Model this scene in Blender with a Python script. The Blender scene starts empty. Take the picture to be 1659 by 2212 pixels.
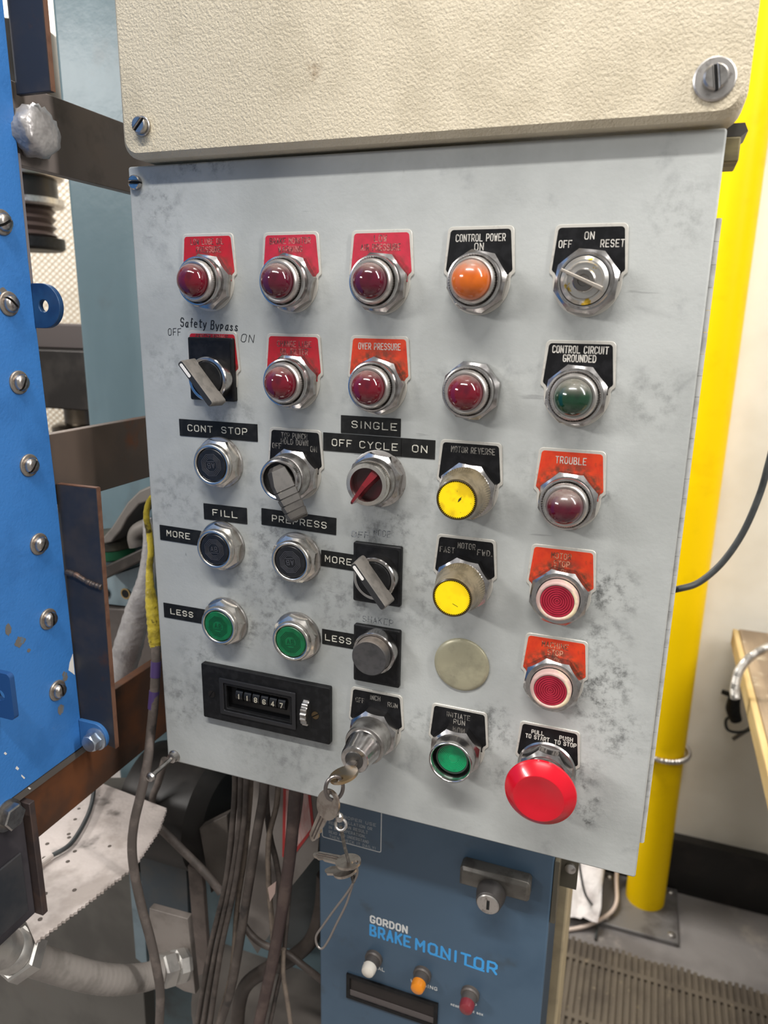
import bpy, bmesh, math, random
from mathutils import Vector, Matrix
random.seed(7)
SC = bpy.context.scene
COL = SC.collection
PI = math.pi

# ------------------------------------------------------------ camera
cam_d = bpy.data.cameras.new('camera')
cam = bpy.data.objects.new('camera', cam_d)
COL.objects.link(cam)
cam_d.sensor_fit = 'AUTO'
cam_d.sensor_width = 36.0
cam_d.lens = 36.0 * 1573.77 / 2212.0
R0 = Vector((0.93909, 0.34332, 0.01565))     # right
R1 = Vector((0.10151, -0.23322, -0.96711))   # down
R2 = Vector((-0.32838, 0.90980, -0.25387))   # forward
cam.matrix_world = Matrix(((R0.x, -R1.x, -R2.x, 0.165),
                           (R0.y, -R1.y, -R2.y, -0.45),
                           (R0.z, -R1.z, -R2.z, 1.40),
                           (0, 0, 0, 1)))
cam_d.clip_start = 0.01
cam_d.dof.use_dof = True
cam_d.dof.focus_distance = 0.50
cam_d.dof.aperture_fstop = 9.0
SC.camera = cam

# ------------------------------------------------------------ world, lights, exposure
w = bpy.data.worlds.new('world')
SC.world = w
w.use_nodes = True
bg = w.node_tree.nodes['Background']
bg.inputs[0].default_value = (1.0, 0.985, 0.955, 1)
bg.inputs[1].default_value = 0.30
SC.view_settings.view_transform = 'Standard'
SC.view_settings.look = 'None'
SC.view_settings.exposure = 0.0
SC.view_settings.gamma = 1.0
SC.view_settings.use_curve_mapping = False

def area(name, loc, target, sx, sy, power, col=(1, 0.98, 0.95)):
    d = bpy.data.lights.new(name, 'AREA')
    d.shape = 'RECTANGLE'
    d.size = sx
    d.size_y = sy
    d.energy = power
    d.color = col
    o = bpy.data.objects.new(name, d)
    COL.objects.link(o)
    o.location = loc
    o.rotation_euler = (Vector(target) - Vector(loc)).to_track_quat('-Z', 'Y').to_euler()
    return o

area('unseen_tube_light', (0.0, -1.15, 3.1), (0.0, -1.0, 1), 1.3, 0.10, 52)
area('unseen_tube_light', (1.0, 0.35, 3.1), (0.9, 0.3, 0), 0.2, 2.2, 28)
area('unseen_tube_light', (1.55, -0.40, 2.55), (-0.2, 0, 1.35), 0.12, 1.4, 33)  # unseen lamp, set low on the right to brighten the blue guard
area('unseen_tube_light', (-1.95, -1.7, 2.27), (0.0, 0.1, 1.3), 1.2, 0.15, 46)
area('unseen_tube_light', (-1.1, 1.0, 3.0), (-1.0, 1.2, 0), 1.4, 0.2, 80)  # unseen lamp, turned up to brighten the wall behind the mesh

# ------------------------------------------------------------ materials
MATS = {}
def nd(nt, t, **k):
    n = nt.nodes.new(t)
    for a, b in k.items():
        setattr(n, a, b)
    return n
def mixc(nt, fac, a, b, blend='MIX'):
    m = nd(nt, 'ShaderNodeMix', data_type='RGBA', blend_type=blend)
    for i, v in ((0, fac), (6, a), (7, b)):
        if hasattr(v, 'is_output'):
            nt.links.new(v, m.inputs[i])
        elif i == 0:
            m.inputs[i].default_value = v
        else:
            m.inputs[i].default_value = (*v, 1)
    return m.outputs[2]
def ramp(nt, src, lo, hi, a=0.0, b=1.0):
    m = nd(nt, 'ShaderNodeMapRange', interpolation_type='SMOOTHSTEP')
    nt.links.new(src, m.inputs[0])
    m.inputs[1].default_value = lo
    m.inputs[2].default_value = hi
    m.inputs[3].default_value = a
    m.inputs[4].default_value = b
    return m.outputs[0]
def noise(nt, co, scale, detail=4, rough=0.6, stretch=None, off=None):
    if stretch or off:
        mp = nd(nt, 'ShaderNodeMapping')
        nt.links.new(co, mp.inputs[0])
        if stretch:
            mp.inputs[3].default_value = stretch
        if off:
            mp.inputs[1].default_value = off
        co = mp.outputs[0]
    n = nd(nt, 'ShaderNodeTexNoise')
    nt.links.new(co, n.inputs['Vector'])
    n.inputs['Scale'].default_value = scale
    n.inputs['Detail'].default_value = detail
    n.inputs['Roughness'].default_value = rough
    return n.outputs[0]
def mul(nt, a, b, op='MULTIPLY'):
    m = nd(nt, 'ShaderNodeMath', operation=op)
    for i, v in ((0, a), (1, b)):
        if hasattr(v, 'is_output'):
            nt.links.new(v, m.inputs[i])
        else:
            m.inputs[i].default_value = v
    return m.outputs[0]

def M(name, col, rough=0.5, metal=0.0, col2=None, scale=30, lo=0.45, hi=0.65, bump=0.0, bscale=300,
      coat=0.0, stretch=None, trans=0.0, col3=None, scale3=8, lo3=0.5, hi3=0.7, dust=None, spec=0.5, ring=None):
    """painted / metal / plastic surface: base colour, a second and a third colour in noise patches, bump, dust"""
    if name in MATS:
        return MATS[name]
    m = bpy.data.materials.new(name)
    m.use_nodes = True
    nt = m.node_tree
    p = nt.nodes['Principled BSDF']
    p.inputs['Roughness'].default_value = rough
    p.inputs['Metallic'].default_value = metal
    p.inputs['Coat Weight'].default_value = coat
    p.inputs['Coat Roughness'].default_value = 0.03
    p.inputs['Transmission Weight'].default_value = trans
    p.inputs['Specular IOR Level'].default_value = spec
    tc = nd(nt, 'ShaderNodeTexCoord')
    co = tc.outputs['Object']
    c = None
    if col2:
        c = mixc(nt, ramp(nt, noise(nt, co, scale, stretch=stretch), lo, hi), col, col2)
    if col3:
        c = mixc(nt, ramp(nt, noise(nt, co, scale3, off=(3.1, 1.7, 5.3)), lo3, hi3), c if c else col, col3)
    if ring:
        vm = nd(nt, 'ShaderNodeVectorMath', operation='LENGTH')
        nt.links.new(co, vm.inputs[0])
        f = mul(nt, ramp(nt, vm.outputs['Value'], ring[1], ring[2]), ramp(nt, noise(nt, co, 260, detail=5), 0.3, 0.65))
        c = mixc(nt, mul(nt, f, ring[3]), c if c else col, ring[0])
    if dust:
        g = nd(nt, 'ShaderNodeNewGeometry')
        s = nd(nt, 'ShaderNodeSeparateXYZ')
        nt.links.new(g.outputs['Normal'], s.inputs[0])
        f = mul(nt, ramp(nt, s.outputs[2], dust[1], dust[2]), ramp(nt, noise(nt, co, 350), 0.25, 0.6, dust[4] if len(dust) > 4 else 0.55, 1.0))
        f = mul(nt, f, dust[3])
        c = mixc(nt, f, c if c else col, dust[0])
        nt.links.new(mul(nt, mul(nt, f, 0.35), rough, 'ADD'), p.inputs['Roughness'])
    if c:
        nt.links.new(c, p.inputs['Base Color'])
    else:
        p.inputs['Base Color'].default_value = (*col, 1)
    if bump:
        b = nd(nt, 'ShaderNodeBump')
        b.inputs['Strength'].default_value = 1.0
        b.inputs['Distance'].default_value = bump
        nt.links.new(noise(nt, co, bscale, detail=3), b.inputs['Height'])
        nt.links.new(b.outputs[0], p.inputs['Normal'])
    MATS[name] = m
    return m

def hexc(h):
    v = [int(h[i:i + 2], 16) / 255 for i in (0, 2, 4)]
    return tuple(x / 12.92 if x <= 0.04045 else ((x + 0.055) / 1.055) ** 2.4 for x in v)

# the grey panel paint: smudges, scuffs and oily finger marks at fixed places, contact shade round devices
def panel_paint():
    m = bpy.data.materials.new('grey panel paint')
    m.use_nodes = True
    nt = m.node_tree
    p = nt.nodes['Principled BSDF']
    p.inputs['Roughness'].default_value = 0.42
    tc = nd(nt, 'ShaderNodeTexCoord')
    co = tc.outputs['Object']
    base = mixc(nt, ramp(nt, noise(nt, co, 9, detail=5), 0.35, 0.7), hexc('b4b6b3'), hexc('a1a3a0'))
    c = mixc(nt, mul(nt, ramp(nt, noise(nt, co, 26, detail=6, rough=0.65), 0.56, 0.74), 0.5), base, hexc('77797a'))
    # finger grime, with contact shade and dirt painted round devices: soft blobs x fine noise
    fine = ramp(nt, noise(nt, co, 105, detail=8, rough=0.72), 0.44, 0.68)
    tot = None
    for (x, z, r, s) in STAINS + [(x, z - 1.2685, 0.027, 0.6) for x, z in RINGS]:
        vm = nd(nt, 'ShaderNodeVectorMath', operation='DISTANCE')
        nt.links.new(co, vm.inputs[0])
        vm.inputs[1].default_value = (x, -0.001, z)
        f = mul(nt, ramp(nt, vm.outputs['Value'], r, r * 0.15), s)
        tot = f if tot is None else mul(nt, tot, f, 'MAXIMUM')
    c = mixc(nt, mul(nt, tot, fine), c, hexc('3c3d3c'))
    # small chips and scratches
    chips = ramp(nt, noise(nt, co, 130, detail=2, stretch=(1, 1, 0.45)), 0.755, 0.80)
    c = mixc(nt, mul(nt, chips, 0.75), c, hexc('3a3a3a'))
    scr = ramp(nt, noise(nt, co, 60, detail=3, stretch=(0.25, 1, 2.4)), 0.70, 0.735)
    c = mixc(nt, mul(nt, scr, 0.35), c, hexc('6a6a6a'))
    nt.links.new(c, p.inputs['Base Color'])
    b = nd(nt, 'ShaderNodeBump')
    b.inputs['Distance'].default_value = 0.00015
    nt.links.new(noise(nt, co, 260, detail=3), b.inputs['Height'])
    nt.links.new(b.outputs[0], p.inputs['Normal'])
    return m

# ------------------------------------------------------------ mesh builder
class MB:
    def __init__(s):
        s.v = []
        s.f = []
    def add(s, vs, fs):
        n = len(s.v)
        s.v += [tuple(v) for v in vs]
        s.f += [tuple(i + n for i in f) for f in fs]
        return s
    def box(s, a, b):
        (x0, y0, z0), (x1, y1, z1) = a, b
        x0, x1 = min(x0, x1), max(x0, x1)
        y0, y1 = min(y0, y1), max(y0, y1)
        z0, z1 = min(z0, z1), max(z0, z1)
        vs = [(x, y, z) for z in (z0, z1) for y in (y0, y1) for x in (x0, x1)]
        return s.add(vs, [(0, 2, 3, 1), (4, 5, 7, 6), (0, 1, 5, 4), (2, 6, 7, 3), (0, 4, 6, 2), (1, 3, 7, 5)])
    def prism(s, poly, h0, h1, ch=0.0):
        """polygon (x, z) counter-clockwise seen from the front, extruded from h0 to h1 out of the panel (-y)"""
        n = len(poly)
        rings = [[(x, -h0, z) for x, z in poly]]
        if ch:
            rings.append([(x, -(h1 - ch), z) for x, z in poly])
            rings.append([(x, -h1, z) for x, z in inset(poly, ch)])
        else:
            rings.append([(x, -h1, z) for x, z in poly])
        vs = sum(rings, [])
        fs = []
        for k in range(len(rings) - 1):
            for i in range(n):
                j = (i + 1) % n
                fs.append((k * n + i, k * n + j, (k + 1) * n + j, (k + 1) * n + i))
        fs.append(tuple(range((len(rings) - 1) * n, len(rings) * n)))
        fs.append(tuple(range(n - 1, -1, -1)))
        return s.add(vs, fs)
    def lathe(s, prof, seg=48, axis='h', c=(0, 0, 0), mod=None, cap=True):
        """profile of (radius, height); axis h = out of the panel (-y), z = up, x = to the right"""
        n = len(prof)
        vs = []
        for k, (r, h) in enumerate(prof):
            for i in range(seg):
                a = 2 * PI * i / seg
                rr = r * (mod(k, i) if mod else 1)
                u, v = rr * math.cos(a), rr * math.sin(a)
                if axis == 'h':
                    vs.append((c[0] + u, c[1] - h, c[2] + v))
                elif axis == 'z':
                    vs.append((c[0] + u, c[1] + v, c[2] + h))
                else:
                    vs.append((c[0] + h, c[1] + u, c[2] + v))
        fs = []
        for k in range(n - 1):
            for i in range(seg):
                j = (i + 1) % seg
                fs.append((k * seg + i, k * seg + j, (k + 1) * seg + j, (k + 1) * seg + i))
        if cap:
            fs.append(tuple(range(seg - 1, -1, -1)))
            fs.append(tuple(range((n - 1) * seg, n * seg)))
        return s.add(vs, fs)
    def octnut(s, rf, h0, h1, rc, seg=64, rot=0.0, sides=8, c=(0, 0)):
        """nut with flats at rf, its outer corners turned down by a chamfer that ends in a circle rc"""
        rings = [[], [], []]
        for i in range(seg):
            a = 2 * PI * i / seg
            t = 2 * PI / sides
            R = rf / math.cos((a % t) - t / 2)
            drop = max(0.0, (R - rf * 0.985)) * 1.1 + 0.0004
            for k, (r, h) in enumerate(((R, h0), (R, h1 - drop - max(0, rf - rc) * 0.15), (rc, h1))):
                rings[k].append((c[0] + r * math.cos(a + rot), -h, c[1] + r * math.sin(a + rot)))
        vs = sum(rings, [])
        fs = []
        for k in range(2):
            for i in range(seg):
                j = (i + 1) % seg
                fs.append((k * seg + i, k * seg + j, (k + 1) * seg + j, (k + 1) * seg + i))
        fs.append(tuple(range(2 * seg, 3 * seg)))
        fs.append(tuple(range(seg - 1, -1, -1)))
        return s.add(vs, fs)
    def tube(s, pts, r, seg=10, step=6, smooth=True, flat=1.0, wob=None):
        pts = [Vector(p) for p in pts]
        rs = r if isinstance(r, (list, tuple)) else [r] * len(pts)
        P, RR = [], []
        if smooth and len(pts) > 2:
            for i in range(len(pts) - 1):
                p0, p1, p2, p3 = pts[max(i - 1, 0)], pts[i], pts[i + 1], pts[min(i + 2, len(pts) - 1)]
                for k in range(step):
                    t = k / step
                    P.append(0.5 * ((2 * p1) + (p2 - p0) * t + (2 * p0 - 5 * p1 + 4 * p2 - p3) * t * t + (3 * p1 - p0 - 3 * p2 + p3) * t ** 3))
                    RR.append(rs[i] * (1 - t) + rs[i + 1] * t)
            P.append(pts[-1])
            RR.append(rs[-1])
        else:
            P, RR = pts, list(rs)
        t0 = (P[1] - P[0]).normalized()
        up = Vector((0, 0, 1)) if abs(t0.z) < 0.9 else Vector((0, 1, 0))
        nn = t0.cross(up).normalized()
        vs, fs = [], []
        for i, p in enumerate(P):
            t = (P[min(i + 1, len(P) - 1)] - P[max(i - 1, 0)]).normalized()
            nn = (nn - t * nn.dot(t)).normalized()
            bb = t.cross(nn)
            rr = RR[i] * (wob(i) if wob else 1)
            for k in range(seg):
                a = 2 * PI * k / seg
                vs.append(p + nn * (rr * math.cos(a)) + bb * (rr * flat * math.sin(a)))
        for i in range(len(P) - 1):
            for k in range(seg):
                j = (k + 1) % seg
                fs.append((i * seg + k, i * seg + j, (i + 1) * seg + j, (i + 1) * seg + k))
        fs.append(tuple(range(seg - 1, -1, -1)))
        fs.append(tuple(range((len(P) - 1) * seg, len(P) * seg)))
        return s.add(vs, fs)
    def ngon(s, pts, d):
        """planar outline of world points, made a plate by the offset vector d"""
        n = len(pts)
        a = [Vector(p) for p in pts]
        d = Vector(d)
        vs = a + [p + d for p in a]
        fs = [tuple(range(n)), tuple(range(2 * n - 1, n - 1, -1))]
        fs += [(i, i + n, (i + 1) % n + n, (i + 1) % n) for i in range(n)]
        return s.add(vs, fs)
    def xf(s, mat):
        s.v = [tuple(mat @ Vector(v)) for v in s.v]
        return s

def inset(poly, d):
    n = len(poly)
    out = []
    for i in range(n):
        p0, p1, p2 = Vector(poly[i - 1]), Vector(poly[i]), Vector(poly[(i + 1) % n])
        e1, e2 = (p1 - p0).normalized(), (p2 - p1).normalized()
        n1, n2 = Vector((-e1.y, e1.x)), Vector((-e2.y, e2.x))
        b = n1 + n2
        if b.length < 1e-6:
            b = n1
        b = b / max(0.25, b.dot(n1) if b.dot(n1) > 0 else 0.25)
        out.append(tuple(p1 + b * d))
    return out
def circ(cx, cz, r, n=32, a0=0.0, a1=2 * PI, ends=False):
    m = n if not ends else n + 1
    return [(cx + r * math.cos(a0 + (a1 - a0) * i / n), cz + r * math.sin(a0 + (a1 - a0) * i / n)) for i in range(m)]
def rrect(x0, z0, x1, z1, r, n=4):
    o = []
    for (cx, cz, a) in ((x1 - r, z0 + r, -PI / 2), (x1 - r, z1 - r, 0), (x0 + r, z1 - r, PI / 2), (x0 + r, z0 + r, PI)):
        o += circ(cx, cz, r, n, a, a + PI / 2, True)
    return o

def wloc(o):
    v = Vector((0, 0, 0))
    while o:
        v += Vector(o.location)
        o = o.parent
    return v
def build(name, mb, mat, parent=None, local=False, loc=None, sharp=35, bevel=0.0, flat=False, origin=None):
    me = bpy.data.meshes.new(name)
    vs = [Vector(v) for v in mb.v]
    if parent is not None:
        pl = Vector((0, 0, 0)) if local else wloc(parent)
        if loc:
            pl = pl + Vector(loc)
        vs = [v - pl for v in vs] if not local else vs
        L = Vector(loc) if loc else Vector((0, 0, 0))
    elif loc is not None:
        L = Vector(loc)
    else:
        xs, ys, zs = zip(*vs)
        L = Vector(((min(xs) + max(xs)) / 2, (min(ys) + max(ys)) / 2, min(zs))) if origin is None else Vector(origin)
        vs = [v - L for v in vs]
    me.from_pydata(vs, [], mb.f)
    bm = bmesh.new()
    bm.from_mesh(me)
    bmesh.ops.recalc_face_normals(bm, faces=bm.faces)
    bm.to_mesh(me)
    bm.free()
    if not flat:
        me.shade_smooth()
        me.set_sharp_from_angle(angle=math.radians(sharp))
    me.materials.append(mat)
    o = bpy.data.objects.new(name, me)
    COL.objects.link(o)
    o.location = L
    if parent is not None:
        o.parent = parent
    if bevel:
        b = o.modifiers.new('bevel', 'BEVEL')
        b.width = bevel
        b.segments = 3
        b.limit_method = 'ANGLE'
        b.angle_limit = math.radians(40)
    return o
def tag(o, label, cat, group=None):
    o['label'] = label
    o['category'] = cat
    if group:
        o['group'] = group
    return o
def struct(name, mb, mat, **k):
    o = build(name, mb, mat, **k)
    o['kind'] = 'structure'
    return o
def thing(name, loc, label, cat, group=None):
    o = bpy.data.objects.new(name, None)
    o.empty_display_size = 0.01
    COL.objects.link(o)
    o.location = loc
    return tag(o, label, cat, group)
def item(name, mb, mat, label, cat, group=None, **k):
    return tag(build(name, mb, mat, **k), label, cat, group)

# ------------------------------------------------------------ stroke lettering
GL = {'A': '00 4c 80/14 74', 'B': '00 0c 5c 7b 79 68 56 06/56 75 83 81 60 00', 'C': '8a 6c 2c 0a 02 20 60 82', 'D': '00 0c 5c 89 83 50 00',
      'E': '80 00 0c 8c/06 66', 'F': '00 0c 8c/06 66', 'G': '8a 6c 2c 0a 02 20 60 82 85 55', 'H': '00 0c/80 8c/06 86', 'I': '40 4c', 'K': '00 0c/8c 05/37 80',
      'L': '0c 00 80', 'M': '00 0c 45 8c 80', 'N': '00 0c 80 8c', 'O': '20 02 0a 2c 6c 8a 82 60 20', 'P': '00 0c 6c 8a 87 65 05', 'R': '00 0c 6c 8a 87 65 05/45 80',
      'S': '8a 6c 2c 0a 08 26 66 84 82 60 20 02', 'T': '40 4c/0c 8c', 'U': '0c 02 20 60 82 8c', 'V': '0c 40 8c', 'W': '0c 20 48 60 8c', 'X': '00 8c/0c 80',
      'Y': '0c 46 40/46 8c', '1': '2a 4c 40', '8': '26 08 0a 2c 6c 8a 88 66 26 04 02 20 60 82 84 66', '6': '8a 6c 2c 0a 02 20 60 82 84 66 26 04', '4': '60 6c 03 83', '7': '0c 8c 30',
      '.': '30 50 51 31 30', '!': '44 4c/40 41', 'a': '7,7 3,7 1,5 1,2 3,0 5,0 7,4/7,7 7,1 8,0', 'f': '8,11 6,12 5,10 5,0/3,6 7,6', 'e': '1,4 7,4 7,6 5,7 2,7 0,5 0,2 2,0 6,0',
      't': '4,11 4,2 5,0 7,0/2,8 8,8', 'y': '0,7 3,1 4,1/8,7 4,-2 1,-4', 'p': '1,7 1,-5/1,5 4,7 7,5 6,2 3,1 1,2', 's': '7,6 4,7 2,6 3,4 6,3 7,1 4,0 1,1'}
def gstrokes(ch):
    out = []
    for st in GL[ch].split('/'):
        out.append([(int(t.split(',')[0]), int(t.split(',')[1])) if ',' in t else (int(t[0], 16), int(t[1], 16)) for t in st.split()])
    return out
def text_mb(lines, h, stroke=None, t=0.00012, base=0.0, jit=0.0, mb=None, rot=0.0, slant=0.0, gap=5.0, up=1.0, skip=0.0):
    """lines: (string, centre x, centre z, width) in panel coordinates; raised ribbon strokes from height base to base + t"""
    mb = mb or MB()
    rng = random.Random(len(lines) * 7 + int(h * 1e6))
    sw = stroke or h * 0.15
    cnt = 0
    for (s, cx, cz, wd) in lines:
        x = 0
        gl = []
        for ch in s:
            if ch == ' ':
                x += 9
                continue
            ww = 2 if ch in 'I.!' else 8
            ox = x - (3 if ch in 'I.!' else 0)
            gl.append((ox, gstrokes(ch)))
            x += ww + gap
        W = x - gap
        kx = wd / W
        kz = h / 12.0
        for ox, sts in gl:
            jx, jz = rng.uniform(-jit, jit) * 8, rng.uniform(-jit, jit) * 10
            for st in sts:
                if rng.random() < skip:
                    continue
                pts = []
                for (a, b) in st:
                    a += rng.uniform(-jit, jit) * 4 + jx
                    b += rng.uniform(-jit, jit) * 4 + jz
                    u = (a + ox + slant * b - W / 2) * kx
                    v = (b - 6) * kz * up
                    cr, sr = math.cos(rot), math.sin(rot)
                    pts.append((cx + u * cr - v * sr, cz + u * sr + v * cr))
                for i in range(len(pts) - 1):
                    p, q = Vector(pts[i]), Vector(pts[i + 1])
                    if (q - p).length < 1e-7:
                        continue
                    d = (q - p).normalized() * (sw / 2)
                    nn = Vector((-d.y, d.x))
                    poly = [p - d * 0.4 - nn, q + d * 0.4 - nn, q + d - nn * 0.4, q + d + nn * 0.4, q + d * 0.4 + nn, p - d * 0.4 + nn, p - d + nn * 0.4, p - d - nn * 0.4]
                    cnt += 1
                    mb.prism([tuple(a) for a in poly], base, base + t + 2.5e-6 * (cnt % 12))
    return mb

# ------------------------------------------------------------ common materials
cream = M('cream hammered enamel', hexc('cdc0a6'), 0.45, col2=hexc('c2b59b'), scale=22, col3=hexc('8b7355'), scale3=34, lo3=0.68, hi3=0.8, bump=0.0009, bscale=620)
chrome = M('worn chrome', (0.52, 0.50, 0.49), 0.20, 1.0, col2=(0.34, 0.32, 0.30), scale=160, lo=0.45, hi=0.75, col3=(0.22, 0.20, 0.18), scale3=90, lo3=0.66, hi3=0.8)
steelm = M('dull steel', (0.58, 0.55, 0.52), 0.38, 1.0, col2=(0.25, 0.22, 0.20), scale=220, lo=0.5, hi=0.75)
pewter = M('grey plated steel', (0.46, 0.44, 0.42), 0.34, 1.0, col2=(0.30, 0.28, 0.26), scale=150, lo=0.4, hi=0.7)
silver = M('aluminium plate edge', hexc('c6c2b9'), 0.42, 0.25, col2=(0.40, 0.37, 0.34), scale=180, lo=0.55, hi=0.75)
GRIME = hexc('4b2a20')
redf = M('crimson enamel', hexc('b41022'), 0.5, col2=hexc('a41822'), scale=120, col3=hexc('5e2420'), scale3=110, lo3=0.68, hi3=0.82, ring=(GRIME, 0.0245, 0.0185, 0.75))
pinkf = M('faded raspberry enamel', hexc('bd2039'), 0.5, col2=hexc('ac2034'), scale=120, col3=hexc('6a2a2c'), scale3=110, lo3=0.68, hi3=0.82, ring=(GRIME, 0.0240, 0.0185, 0.6))
orangef = M('orange red enamel', hexc('d03a12'), 0.5, col2=hexc('c22f10'), scale=120, col3=hexc('6a2e18'), scale3=100, lo3=0.62, hi3=0.8, ring=(hexc('4a3320'), 0.0265, 0.0190, 0.9))
blackf = M('black enamel', hexc('0e0e10'), 0.42, col2=hexc('19191b'), scale=150, col3=hexc('2c2c2c'), scale3=140, lo3=0.7, hi3=0.85, spec=0.25)
lett = M('pale engraved lettering', hexc('c9c4bb'), 0.5, col2=hexc('9c978f'), scale=300)
lettw = M('worn engraved lettering', hexc('b8746c'), 0.5, col2=hexc('53302d'), scale=420, lo=0.42, hi=0.55)
letto = M('worn lettering on orange', hexc('c98d70'), 0.5, col2=hexc('5a3322'), scale=420, lo=0.42, hi=0.55)
lettd = M('dirty lettering on black', hexc('8d8880'), 0.5, col2=hexc('3a3835'), scale=420, lo=0.45, hi=0.6)
tape = M('black embossing tape', hexc('141413'), 0.5, col2=hexc('20201f'), scale=120, spec=0.3)
tapel = M('white embossed letters', hexc('d6d2c4'), 0.6, col2=hexc('a9a598'), scale=400)
plast = M('black plastic', hexc('101011'), 0.5, col2=hexc('1b1b1c'), scale=180, spec=0.3)
knobgrey = M('grey plastic', hexc('6a655f'), 0.5, col2=hexc('5a5651'), scale=160)
darkgap = M('dark recess', hexc('0c0b0b'), 0.8)
ink = M('black marker ink', hexc('1b1b1d'), 0.6)
inkf = M('faded pencil', hexc('55575a'), 0.7, col2=hexc('96999b'), scale=500, lo=0.45, hi=0.55)
DUST = hexc('8f8479')
lensred = M('red lens', (0.085, 0.002, 0.014), 0.10, col2=(0.055, 0.002, 0.010), scale=60, coat=0.6, dust=(DUST, 0.30, 1.0, 0.62))
lensredb = M('bright red lens', (0.13, 0.001, 0.010), 0.10, col2=(0.07, 0.001, 0.009), scale=60, coat=0.6, dust=(DUST, 0.38, 1.0, 0.45))
lensredd = M('dusty red lens', (0.075, 0.002, 0.012), 0.10, col2=(0.05, 0.002, 0.010), scale=60, coat=0.5, dust=(hexc('857a70'), 0.05, 0.85, 0.72))
lensamber = M('amber lens', (0.56, 0.115, 0.008), 0.16, col2=(0.46, 0.09, 0.008), scale=60, coat=0.4, dust=(hexc('857a70'), 0.12, 0.85, 0.8))
lensgreen = M('dark green lens', (0.004, 0.035, 0.014), 0.12, col2=(0.004, 0.02, 0.010), scale=60, coat=0.6, dust=(hexc('7c756b'), 0.05, 0.85, 0.8))
greencap = M('green button cap', hexc('08693c'), 0.42, col2=hexc('075a33'), scale=90)
yellowcap = M('yellow button face', (0.98, 0.70, 0.0), 0.4, col2=(0.9, 0.62, 0.0), scale=90)
yellowdirty = M('scuffed yellow button face', (0.95, 0.68, 0.0), 0.4, col2=hexc('d8b406'), scale=90, col3=hexc('5b4c12'), scale3=210, lo3=0.66, hi3=0.72)
smoke = M('smoky clear plastic', hexc('766a53'), 0.25, col2=hexc('5f5541'), scale=100, coat=0.3)
smokerim = M('brown plastic rim', hexc('2e2208'), 0.3)
pinkring = M('worn pinkish plastic ring', hexc('b5968e'), 0.45, col2=hexc('c3a49a'), scale=160, col3=hexc('e6d6ae'), scale3=60, lo3=0.5, hi3=0.7)
stopred = M('deep red cap', hexc('a02438'), 0.3, col2=hexc('8c1b2e'), scale=100)
mushred = M('glossy red plastic', (0.50, 0.003, 0.014), 0.2, coat=0.25)
brass = M('worn brass', (0.62, 0.44, 0.20), 0.35, 1.0)
nickel = M('nickel key', (0.47, 0.42, 0.37), 0.36, 1.0, col2=(0.34, 0.29, 0.25), scale=120)

# ------------------------------------------------------------ room shell
conc = M('stained concrete', hexc('8b8683'), 0.55, col2=hexc('6d6866'), scale=3.5, lo=0.4, hi=0.65, col3=hexc('a59d95'), scale3=9, lo3=0.6, hi3=0.75, bump=0.002, bscale=30)
wallp = M('off white painted wall', hexc('e9e4d8'), 0.6, col2=hexc('dcd6c8'), scale=2.5, col3=hexc('a8a196'), scale3=5, lo3=0.68, hi3=0.85, bump=0.0015, bscale=14)
black = M('black rubber base', hexc('151312'), 0.45, col2=hexc('241f1d'), scale=12)
struct('floor', MB().box((-3.0, -2.5, -0.06), (3.0, 1.40, 0)), conc)
struct('wall_back', MB().box((-3.0, 1.29, 0), (3.0, 1.40, 3.4)), wallp)
struct('baseboard_back', MB().prism([(-3.0, 0.0), (3.0, 0.0), (3.0, 0.155), (-3.0, 0.155)], -1.29, -1.272).prism([(-3.0, 0.142), (3.0, 0.142), (3.0, 0.16), (-3.0, 0.16)], -1.29, -1.262), black)
seam = MB().box((0.545, 1.284, 0.16), (0.549, 1.29, 3.3)).box((0.549, 1.287, 0.16), (1.2, 1.29, 3.3))
struct('trim_1', seam, M('pale wall panel', hexc('dfdcd6'), 0.55, col2=hexc('d0ccc4'), scale=4))

# ------------------------------------------------------------ right hand background
yel = M('yellow enamel', (0.95, 0.62, 0.0), 0.45, col2=(0.85, 0.55, 0.0), scale=14, lo=0.5, hi=0.75, spec=0.15)
PX0, PY0 = 0.2775, 1.212
post = thing('bollard_post', (PX0, PY0, 0), 'tall yellow steel post standing on a bolted base plate by the wall', 'post')
build('pole', MB().lathe([(0.046, 0.008), (0.046, 2.9)], 48, 'z', (PX0, PY0, 0)), yel, post)
bpm = M('grey base steel', hexc('7d7a78'), 0.45, 0.3, col2=hexc('65615f'), scale=16)
build('base_plate', MB().box((0.176, 1.09, 0), (0.354, 1.269, 0.012)), bpm, post, bevel=0.002)
for (x, y) in ((0.190, 1.106), (0.338, 1.108), (0.338, 1.250), (0.190, 1.250)):
    build('bolt', MB().lathe([(0.008, 0.012), (0.008, 0.017), (0.005, 0.020)], 16, 'z', (x, y, 0)), steelm, post)

matm = M('brown ribbed rubber', hexc('62584b'), 0.7, col2=hexc('4f463c'), scale=9, col3=hexc('81745f'), scale3=30, lo3=0.62, hi3=0.75)
mb = MB().box((0.0, 0.25, 0.0), (1.3, 1.02, 0.006))
for i in range(92):
    x = 0.008 + i * 0.0139
    mb.box((x, 0.25, 0.006), (x + 0.0075, 1.02 - 0.004 * math.sin(i * 0.7), 0.013))
for k in range(5):
    mb.box((0.0, 0.36 + k * 0.15, 0.006), (1.3, 0.372 + k * 0.15, 0.0125))
item('floor_mat', mb, matm, 'brown ribbed anti-fatigue mat lying on the concrete floor', 'mat')

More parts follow.
